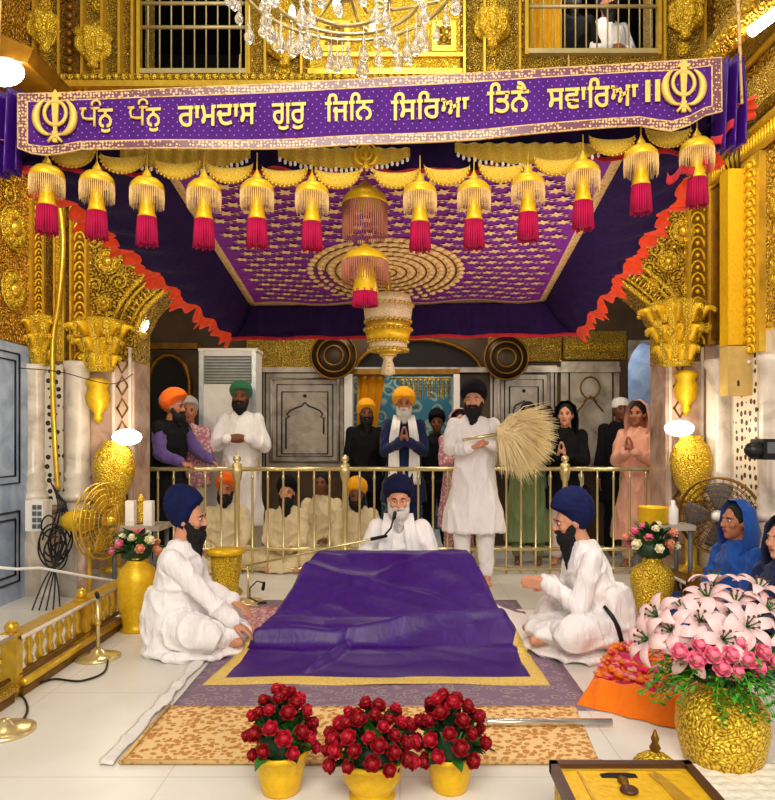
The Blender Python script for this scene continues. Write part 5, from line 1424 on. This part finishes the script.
# saffron cloth heaped with petals
OQ = (1.3, 3.75, 0)
c00, c10, c01, c11 = G(577, 706), G(694, 734), G(612, 650), G(705, 652)
def sq(u, v): return c00.lerp(c10, u).lerp(c01.lerp(c11, u), v)
def sc_(u, v):
    p = sq(u, v); e1 = min(u, 1-u, v, 1-v); rim = math.exp(-((e1-.09)/.06)**2)*.055+(.06 if e1 > .12 else .06*e1/.12)
    f_ = 1 if e1 > .015 else .1
    p = p+V(.02*noise.noise(V(u*6, v*6, 0)), .02*noise.noise(V(u*5, v*7, 4)), 0)
    p.z = .008+(rim+.02*noise.noise(V(u*7, v*7, 9)))*f_; p.z = max(p.z, .006); return p
def sm_(u, v):
    e1 = min(u, 1-u, v, 1-v)
    return MAGP_C if (e1 > .16 and noise.noise(V(u*3.2, v*4, 2)) > -.02) else SAF
MAGP_C = fabric('cloth_magenta', 'c81450', .15)
s = MB(); s.grid(sc_, 60, 60, matfn=sm_, thick=.004); tag(s.build('saffron_cloth', off=OQ, fix=False), 'saffron orange cloth folded open on the floor beside the large vase', 'cloth')
s = MB(); rr = random.Random(12)
for k in range(300):
    u = rr.uniform(.12, .88); v = rr.uniform(.12, .9)
    if noise.noise(V(u*3.2, v*4, 2)) > .12: continue
    p = Vector(sc_(u, v))+V(0, 0, .012+.02*rr.random()); mt = rr.choice([MARI, MARI, PCH, MAGP, PNK, CARP if 0 else MARI])
    r_ = rr.uniform(.012, .024); s.ell(p, (r_, r_, r_*.6), mt, n=8, k=4, fn=lambda d, q: q*(1+.3*math.sin(6*math.atan2(d.y, d.x))))
tag(s.build('flower_petals', off=OQ), 'orange and pink petals and blossoms heaped on the saffron cloth', 'petals', kind='stuff')
# gilt donation box and domed lid
BX0, BX1, BY0, BY1, BZ = .508, .985, 1.75, 2.385, .20
t = empty('donation_box', ((BX0+BX1)/2, 2.07, 0), 'gilt donation box with dark framed slotted top at the bottom right', 'box'); o_ = ((BX0+BX1)/2, 2.07, 0)
s = MB(); s.box((BX0+.015, BY0+.01, 0), (BX1-.015, BY1-.015, BZ-.02), GB); s.build('body', t, off=o_)
s = MB()
for lo, hi in (((BX0, BY1-.03, BZ-.03), (BX1, BY1, BZ+.01)), ((BX0, BY0, BZ-.03), (BX0+.025, BY1, BZ+.01)), ((BX1-.025, BY0, BZ-.03), (BX1, BY1, BZ+.01)), ((BX0, BY0, BZ-.03), (BX1, BY0+.03, BZ+.01))): s.box(lo, hi, WOD)
s.build('frame', t, off=o_)
s = MB(); s.box((BX0+.025, BY0+.03, BZ-.02), (BX1-.025, BY1-.03, BZ-.006), GY)
mx, my = .72, 2.26
for a, b_, c_, d in ((BX0+.05, 2.33, BX1-.05, 2.335), (mx-.13, 2.0, mx-.12, 2.33), (mx+.12, 2.0, mx+.13, 2.33)): s.box((a, b_, BZ-.006), (c_, d, BZ-.002), GS)
s.add([(mx+.10, 2.32, BZ-.003), (mx+.14, 2.32, BZ-.003), (BX1-.06, 2.0, BZ-.003), (BX1-.10, 2.0, BZ-.003)], [(0, 1, 2, 3)], GS, False)
tp = s.build('top_panel', t, off=o_)
s = MB(); s.prism([(mx-.06, 0), (mx+.06, 0), (mx+.03, .004), (mx-.03, .004)], 2.29, 2.32, DRK, M=Matrix.Translation((0, 0, BZ-.006))); s.ell((mx, 2.26, BZ), (.018, .03, .010), GDK, n=10, k=6); s.ell((mx, 2.20, BZ), (.03, .03, .012), WOD, n=10, k=6); sl = s.build('slot', t, off=o_); sl.parent = tp
t = empty('domed_lid', G(655, 776), 'small gold domed lid with a pointed finial behind the donation box', 'lid')
s = MB(); s.lathe([(.095, 0), (.10, .015), (.088, .03), (.075, .06), (.04, .085), (.015, .095)], mat=GB, n=28, flute=14, fa=.03); s.build('dome', t)
s = MB(); s.lathe([(.012, .09), (.022, .11), (.012, .13), (.016, .145), (.003, .18)], mat=GDK, n=12); s.build('finial', t)
# stool by the railing left of the reader
t = empty('gold_stool', V(ax(226, 5.9), 5.9, 0), 'small gold stool standing behind the left kneeling man near the railing', 'stool')
s = MB(); s.lathe([(.15, .34), (.155, .36), (.15, .38), (.02, .385)], mat=GY, n=24); s.build('seat', t)
s = MB(); s.lathe([(.13, 0), (.14, .02), (.10, .06), (.12, .2), (.13, .33), (.05, .34)], mat=GB, n=24, flute=12, fa=.03); s.build('base', t)
# boom microphone to the reader
t = empty('microphone_stand', V(ax(248, 5.6), 5.6, 0), 'slim brass boom microphone stand reaching from the left to the seated reader', 'microphone')
o_ = (ax(248, 5.6), 5.6, 0)
s = MB(); s.lathe([(.12, 0), (.12, .015), (.02, .03)], (o_[0], 5.6, 0), BRS, 20); s.cyl((o_[0], 5.6, .02), P(248, 566, 5.6), .010, mat=BRS); s.build('base', t, off=o_)
s = MB(); s.cyl(P(246, 566, 5.6), P(372, 539, 5.15), .009, mat=BRS, n=8); s.build('boom', t, off=o_)
s = MB(); s.tube([P(372, 539, 5.15), P(384, 536, 5.08), P(391, 528, 5.02), P(394, 516, 5.02)], .007, BLK, 6); s.caps(P(394, 518, 5.02), .014, P(395, 513, 5.02), .014, BLK); s.caps(P(372, 539, 5.15), .014, P(386, 536, 5.08), .012, BLK); s.build('microphone', t, off=o_)
t = empty('gooseneck_microphone', G(262, 604), 'thin gooseneck microphone on the floor beside the pink patterned cloth', 'microphone')
b0 = G(262, 604); s = MB(); s.tube([(0, 0, 0), P(250, 598, b0.y)-b0, P(250, 588, b0.y)-b0, P(257, 581, b0.y)-b0, P(264, 583, b0.y)-b0], .006, BLK, 6); s.lathe([(.04, 0), (.04, .012), (.01, .02)], mat=BLK, n=16)
s.build('neck', t); s = MB(); s.caps(P(264, 583, b0.y)-b0, .012, P(263, 589, b0.y)-b0, .014, BLK); s.build('head', t)
# right side table with bowl, bottle and small white boxes
t = empty('side_table', V(ax(672, 5.35), 5.35, 0), 'narrow grey topped side table beside the right gilt urn', 'table')
zt = az(523, 5.35)
s = MB(); s.box((-.22, -.15, zt-.04), (.12, .18, zt), MG); s.build('table_top', t)
for x in (-.19, .09):
    for y in (-.12, .15): s = MB(); s.cyl((x, y, 0), (x, y, zt-.04), .018, mat=GRP); s.build('leg', t)
s = MB(); s.lathe([(.10, 0), (.112, .02), (.112, .12), (.118, .13), (.10, .13), (.09, .03), (.01, .02)], mat=GY, n=28); tag(s.build('yellow_tub', loc=(ax(653, 5.3), 5.3, zt)), 'bright yellow round tub on the side table behind the cream flowers', 'tub')
s = MB(); s.lathe([(.035, 0), (.038, .01), (.038, .12), (.015, .15), (.015, .18), (.004, .182)], mat=WPL, n=18); tag(s.build('white_bottle', loc=(ax(673, 5.25), 5.25, zt)), 'white bottle standing on the side table right of the yellow tub', 'bottle')
t = empty('side_table', V(ax(133, 5.6), 5.6, 0), 'narrow side table behind the peach flowers at the left jamb', 'table'); zt = az(524, 5.6)
s = MB(); s.box((-.13, -.15, zt-.04), (.26, .18, zt), MG); s.build('table_top', t)
for x in (-.1, .22):
    for y in (-.12, .15): s = MB(); s.cyl((x, y, 0), (x, y, zt-.04), .018, mat=GRP); s.build('leg', t)
for i, (px, lab) in enumerate(((131, 'small white box, left of the pair on the left side table'), (149, 'small white box, right of the pair on the left side table'))):
    s = MB(); s.box((-.035, -.03, 0), (.035, .03, .19), WPL); s.box((-.03, -.034, .03), (.03, -.03, .16), SHT)
    tag(s.build('white_box', loc=(ax(px, 5.55), 5.55, zt)), lab, 'box', 'small white boxes on the left side table')
s = MB(); s.lathe([(.03, 0), (.05, .02), (.03, .05), (.045, .12), (.02, .17), (.03, .19), (.004, .24)], mat=GB, n=18); tag(s.build('gold_ornament', loc=(ax(140, 5.62), 5.64, zt)), 'slender gold ornament between the two white boxes', 'ornament')
# black camera at the right edge
c = P(762, 450, 4.4); t = empty('video_camera', c, 'black video camera held out on a bracket at the right edge', 'camera')
s = MB(); s.box((-.02, -.06, -.06), (.16, .10, .07), BLK); s.caps((-.06, .0, .0), .05, (.0, .0, .0), .055, BLK, 16); s.box((.0, -.07, -.02), (.1, -.06, .05), GRP); s.build('camera_body', t)
s = MB(); s.cyl((.07, .02, -.05), (.34, .02, -.05), .014, mat=BLK); s.cyl((.34, .02, -.03), (.34, .02, -c.z+.02), .015, mat=BLK); s.lathe([(.10, -c.z+.005), (.10, -c.z+.02), (.02, -c.z+.03)], (.28, .02, 0), BLK, 16)
s.build('stand', t)
# ------------------------------------------------------------------ the people
# left kneeling man
human(X=-1.40, Y=4.33, face=90, pose='sit', lean=7, turn=(0, 4), label='bearded man in blue turban and white clothes sitting at the left, hand on the cloth', skin=SKL,
      hmat=NVB, hstyle='tall', hr=(.110, .122, .135), htilt=34, vox=.010, sitw=.78, seat=.05,
      hands=[((.10, -.34, .28), (-.2, -.8, -.4), (0, 0, -1), .3), ((-.13, -.40, .20), (.05, -.85, -.45), (0, .2, -1), .35)])
human(X=1.25, Y=4.33, face=-90, pose='sit', lean=16, turn=(0, 14), label='bearded man in blue turban and white clothes sitting at the right with joined hands', skin=SKL,
      hmat=NVB, hstyle='tall', hr=(.110, .135, .125), htilt=22, blen=.24, vox=.010, sitw=.9, seat=.06, belt=True,
      hands=[((.035, -.34, .42), (-.05, -1, .0), (-1, 0, .1), .15), ((-.035, -.34, .42), (.05, -1, .0), (1, 0, .1), .15)])
s = MB(); s.tube([P(604, 606, 4.14), P(612, 616, 4.11), P(618, 628, 4.10), P(622, 641, 4.10)], [.010, .014, .016, .012], BLK, 8)
tag(s.build('ceremonial_dagger', off=P(614, 620, 4.1)), 'black sheathed dagger strap hanging at the hip of the right seated man', 'dagger')
human(X=-.01, Y=5.38, face=0, pose='sit', lean=10, turn=(0, 10), label='robed reader in navy turban and white shawl sitting behind the purple covered throne', skin=SKL,
      hmat=NVY, hr=(.118, .136, .125), htilt=14, beard=BRG, vox=.010, sitw=.8, seat=.10, scarf=CLW,
      hands=[((.14, -.30, .45), (-.3, -1, .1), (0, 0, -1), .2), ((-.14, -.30, .45), (.3, -1, .1), (0, 0, -1), .2)])
# standing man with the whisk
SM, HMx, arms, U_ = human(px=474, Y=6.3, face=-6, pose='stand', s=1.03, turn=(-6, 4), label='standing man in black turban and long white kurta holding the fly whisk', skin=SKL, hmat=BLT, hr=(.118, .138, .125), blen=.10,
      skirt_z=.47, skirt=1.12, vox=.011, htilt=12,
      hands=[((.12, -.30, 1.23), (-.9, -.3, .15), (0, -.3, -1), 1.0), ((-.02, -.34, 1.20), (.9, -.2, .1), (0, .2, 1), 1.0)],
      poles=[(.8, .2, -.5), (-.8, .2, -.5)])
hb_ = P(476, 436, 5.95); t = empty('fly_whisk', P(500, 434, 5.93), 'cream yak-hair fly whisk held spread by the standing man', 'whisk'); WO = P(500, 434, 5.93)
s = MB(); s.tube([P(462, 440, 5.95), P(480, 437, 5.94), P(500, 434, 5.93)], [.012, .014, .018], BRS, 10); s.lathe([(.02, -.04), (.03, 0), (.02, .03)], tuple(WO), GS, 12); s.build('handle', t, off=WO)
s = MB(); rr = random.Random(17)
for k in range(2400):
    a = R(rr.triangular(-95, 38, -30)); b_ = rr.uniform(-.6, .6); L = rr.uniform(.30, .56)*(1 if a > -1.2 else .75)*.88
    d = V(math.cos(a)*math.cos(b_), math.sin(b_), math.sin(a)*math.cos(b_)+.15)
    p0 = WO+V(rr.uniform(-.03, .03), rr.uniform(-.03, .03), rr.uniform(-.05, .05)); p1 = p0+d*L*.5+V(0, 0, .04); p2 = p0+d*L+V(0, 0, -.05+rr.uniform(-.02, .02))
    s.tube([p0, p1, p2], [.004, .0045, .0008], HAI, 3, cap=False)
tag(s.build('hair', t, off=WO), kind='stuff')
# behind the railing
human(px=168, Y=7.12, face=68, pose='stand', lean=6, s=1.02, turn=(6, 5), label='man in bright orange turban and dark waistcoat leaning on the left railing', skin=SKIN, hmat=ORT, hstyle='round', hr=(.118, .145, .130), htilt=28,
      coat=DKC, sleeves=PRS, bottom=DKC, skirt_z=.7, vox=.013, detail=False, blen=.06,
      hands=[((.16, -.42, 1.06), (0, -.7, -.5), (-.2, 0, -1), .6), ((-.22, -.36, 1.06), (0, -.9, -.2), (0, 0, -1), .5)])
human(px=189, Y=7.65, face=15, pose='stand', s=1.0, label='man in pale grey turban and pink printed shirt behind the orange turbaned man', skin=SKIN, head='turban', hmat=GYT, hr=(.10, .12, .11), beard=None, top=PKP, bottom=CLC, skirt_z=.8, vox=.014, detail=False, hands=PRAY(1.2))
human(px=241, Y=7.76, face=4, pose='stand', s=1.10, label='man in green turban and long white robe standing with folded hands before the air conditioner', skin=SKD, hmat=GRT, hstyle='round', hr=(.108, .130, .118), top=CLW, bottom=CLC, skirt_z=.32, skirt=.95, vox=.013, blen=.05, hands=FOLD(1.20), detail=False, htilt=14)
human(px=226, Y=7.2, face=4, pose='sit', sitw=.8, s=1.0, label='man in orange turban and cream clothes sitting at the left behind the railing', skin=SKIN, hmat=ORT, top=CLC, bottom=CLC, vox=.014, detail=False, blen=.05, seat=.02)
human(px=287, Y=7.22, face=2, pose='sit', sitw=.85, s=.98, label='long bearded man in black turban and cream clothes sitting behind the railing', skin=SKL, hmat=BLT, top=CLC, bottom=CLC, vox=.013, detail=False, blen=.20, hands=[((.05, -.30, .22), (-1, -.2, 0), (0, .3, 1), .3), ((-.05, -.32, .24), (1, -.2, 0), (0, .3, 1), .3)])
human(px=322, Y=7.8, face=-8, pose='sit', sitw=.7, s=1.0, label='bareheaded man in dull beige sitting in the shade behind the railing', skin=SKD, head='hair', beard=None, top=CLC, bottom=CLC, vox=.015, detail=False, seat=.05)
human(px=357, Y=7.22, face=0, pose='sit', sitw=.8, s=.98, label='man in yellow turban and cream clothes sitting behind the railing post, head bowed', skin=SKD, hmat=YLT, hstyle='round', top=CLC, bottom=CLC, vox=.014, detail=False, blen=.05, turn=(0, 16))
human(px=404, Y=7.7, face=0, pose='stand', s=1.05, label='man in yellow turban and navy coat with white scarf praying in front of the doorway', skin=SKIN, hmat=YLT, hr=(.125, .138, .125), beard=BRG, blen=.08, coat=NVC, bottom=NVC, skirt_z=.6, scarf=CLW, vox=.012, detail=False, hands=PRAY(1.22, -.27), htilt=10)
human(px=366, Y=8.25, face=10, pose='stand', s=1.0, label='man in saffron yellow turban and dark clothes standing at the left edge of the doorway', skin=SKD, hmat=YLT, hr=(.110, .13, .12), coat=DKC, bottom=DKC, vox=.015, detail=False, skirt_z=.7)
human(px=437, Y=8.2, face=-5, pose='stand', s=.93, label='man in a dark coat and dark turban standing in the doorway behind the praying man', skin=SKD, hmat=BLT, coat=DKC, bottom=DKC, vox=.015, detail=False, skirt_z=.7, beard=None)
human(px=459, Y=7.5, face=8, pose='stand', s=.93, label='person in pink patterned clothes and scarf standing behind the whisk bearer', skin=SKL, head='hood', hmat=PKP, top=PKP, bottom=PKP, vox=.014, detail=False, beard=None, skirt_z=.4, hands=PRAY(1.2))
human(px=528, Y=7.35, face=-8, pose='stand', s=.98, label='person in dull green robe standing behind the spread whisk', skin=SKD, head='hair', beard=None, top=GRN, bottom=GRN, vox=.014, detail=False, skirt_z=.25, skirt=1.05, hands=PRAY(1.2))
human(px=546, Y=7.75, face=-5, pose='stand', s=.97, label='dark haired person in dark clothes standing between the whisk and the woman in black', skin=SKD, head='hair', beard=None, coat=DKC, bottom=DKC, vox=.015, detail=False, skirt_z=.5)
human(px=566, Y=7.3, face=-22, pose='stand', s=.97, label='woman in a black shawl praying with joined hands behind the railing', skin=SKL, head='hood', hmat=BLS, beard=None, top=BLS, bottom=CLP, vox=.012, detail=False, skirt_z=.62, skirt=1.15, hands=PRAY(1.17, -.27, .0))
human(px=620, Y=7.9, face=0, pose='stand', s=1.02, label='man in white cap and dark clothes standing behind the woman in pink', skin=SKD, head='cap', hmat=CLW, beard=None, coat=DKC, bottom=DKC, vox=.015, detail=False, skirt_z=.6)
human(px=638, Y=7.15, face=-38, pose='stand', s=.97, label='woman in a pale pink shawl praying at the right end of the railing', skin=SKIN, head='hood', hmat=PKS, beard=None, top=PKS, bottom=BEI, vox=.012, detail=False, skirt_z=.30, skirt=1.2, hands=PRAY(1.22, -.25))
human(X=2.31, Y=4.72, face=-75, pose='sit', s=.96, seat=.02, lean=4, label='woman in a bright blue shawl sitting at the right edge beside the fan', skin=SKIN, head='hood', hmat=BLU, beard=None, top=BLU, bottom=NVC, vox=.011, detail=True, hands=[((.05, -.32, .26), (-.6, -1, 0), (0, 0, -1), .3), ((-.05, -.34, .25), (.6, -1, 0), (0, 0, -1), .3)])
human(X=2.27, Y=4.08, face=-70, pose='sit', s=.92, seat=.02, lean=4, label='woman in dark blue scarf half cut off by the right edge', skin=SKL, head='hood', hmat=NVC, beard=None, top=NVC, bottom=NVC, vox=.012, detail=True, hands=[((.05, -.32, .30), (-.6, -1, 0), (0, 0, -1), .3), ((-.05, -.34, .30), (.6, -1, 0), (0, 0, -1), .3)])
# gallery people behind window 2
human(px=572, Y=6.85, z0=4.0, face=0, s=1.0, label='person in a black coat standing left behind the upper right barred opening', skin=SKIN, head='turban', hmat=BLT, coat=DKC, bottom=DKC, vox=.016, detail=False, skirt_z=.5)
human(px=607, Y=6.95, z0=4.0, face=10, s=1.0, label='person in white shirt and dark waist cloth behind the upper right barred opening', skin=SKIN, head='turban', hmat=NVY, top=CLW, bottom=BLS, vox=.016, detail=False, skirt_z=.85, hands=FOLD(1.05))
m = MB(); m.box((ax(490), YA+TH, 3.985), (ax(690), 8.0, 3.998), MWL); struct(m, 'floor_gallery')
s = MB(); s.grid(lambda u, v: (ax(534)+.36*u, 6.5+.03*math.sin(u*26), 6.1-1.6*v), 30, 6, YEL, thick=.01, tdir=(0, 1, 0)); tag(s.build('yellow_curtain', off=(ax(550), 6.5, 4.5), fix=False), 'yellow curtain hanging behind the upper right barred opening', 'curtain')

# ------------------------------------------------------------------ lights
W = bpy.data.worlds.new('hall_ambient'); SC.world = W; W.use_nodes = True
bg = W.node_tree.nodes['Background']; bg.inputs[0].default_value = (1.0, .90, .76, 1); bg.inputs[1].default_value = .42
def area(name, loc, target, size, power, col, sy=None):
    l = bpy.data.lights.new(name, 'AREA'); l.energy = power; l.color = col; l.size = size
    if sy: l.shape = 'RECTANGLE'; l.size_y = sy
    o = bpy.data.objects.new(name, l); COL.objects.link(o); o.location = loc
    o.rotation_euler = (Vector(target)-Vector(loc)).to_track_quat('-Z', 'Y').to_euler(); return o
def point(name, loc, power, col, r_=.08):
    l = bpy.data.lights.new(name, 'POINT'); l.energy = power; l.color = col; l.shadow_soft_size = r_
    o = bpy.data.objects.new(name, l); COL.objects.link(o); o.location = loc; return o
area('camera_side_fill', (-.5, -1.2, 4.2), (0, 4.6, .9), 2.4, 250, (1, .93, .82))  # added unseen fill, above and behind the camera
area('camera_side_fill_low', (1.6, -.8, 2.3), (-.2, 4.8, 1.9), 1.6, 70, (1, .92, .84))  # second added fill on the camera side, set lower
area('chandelier_light', (0, 3.6, 5.6), (0, 5.8, 4.2), 1.4, 60, (1, .94, .8))
point('chandelier_glow', (-.35, 4.3, 4.45), 50, (1, .93, .78), .3)
point('lamp_glow', tuple(u1+V(.2, -.45, .3)), 9, (1, .85, .6))
point('lamp_glow', tuple(u2+V(-.25, -.45, .32)), 7, (1, .85, .6))
point('lamp_glow', tuple(P(148, 323, 6.45)), 22, (1, .9, .7))
point('lamp_glow', tuple(P(650, 314, 6.45)), 22, (1, .9, .7))
point('lamp_glow', tuple(P(10, 74, 4.3)), 30, (1, .85, .6))
point('lamp_glow', tuple(P(755, 30, 4.2)), 30, (1, .85, .6))
area('aisle_light', (-.2, 7.6, 3.85), (0, 7.9, 0), 1.6, 42, (1, .86, .68), .6)
area('door_light', (.3, 9.6, 2.9), (.2, 10.2, 1.4), .8, 16, (.85, .95, 1))
area('passage_light', (2.9, 9.3, 2.9), (3.0, 9.8, 1.4), .5, 14, (.9, .95, 1))
point('canopy_fill', (.9, 4.2, 1.7), 20, (1, .8, .86), .25)  # added fill brightening the canopy underside, no fixture modelled
point('gallery_fill', (1.7, 6.6, 5.7), 12, (1, .9, .75), .1)  # added inside the gallery so that the yellow curtain shows
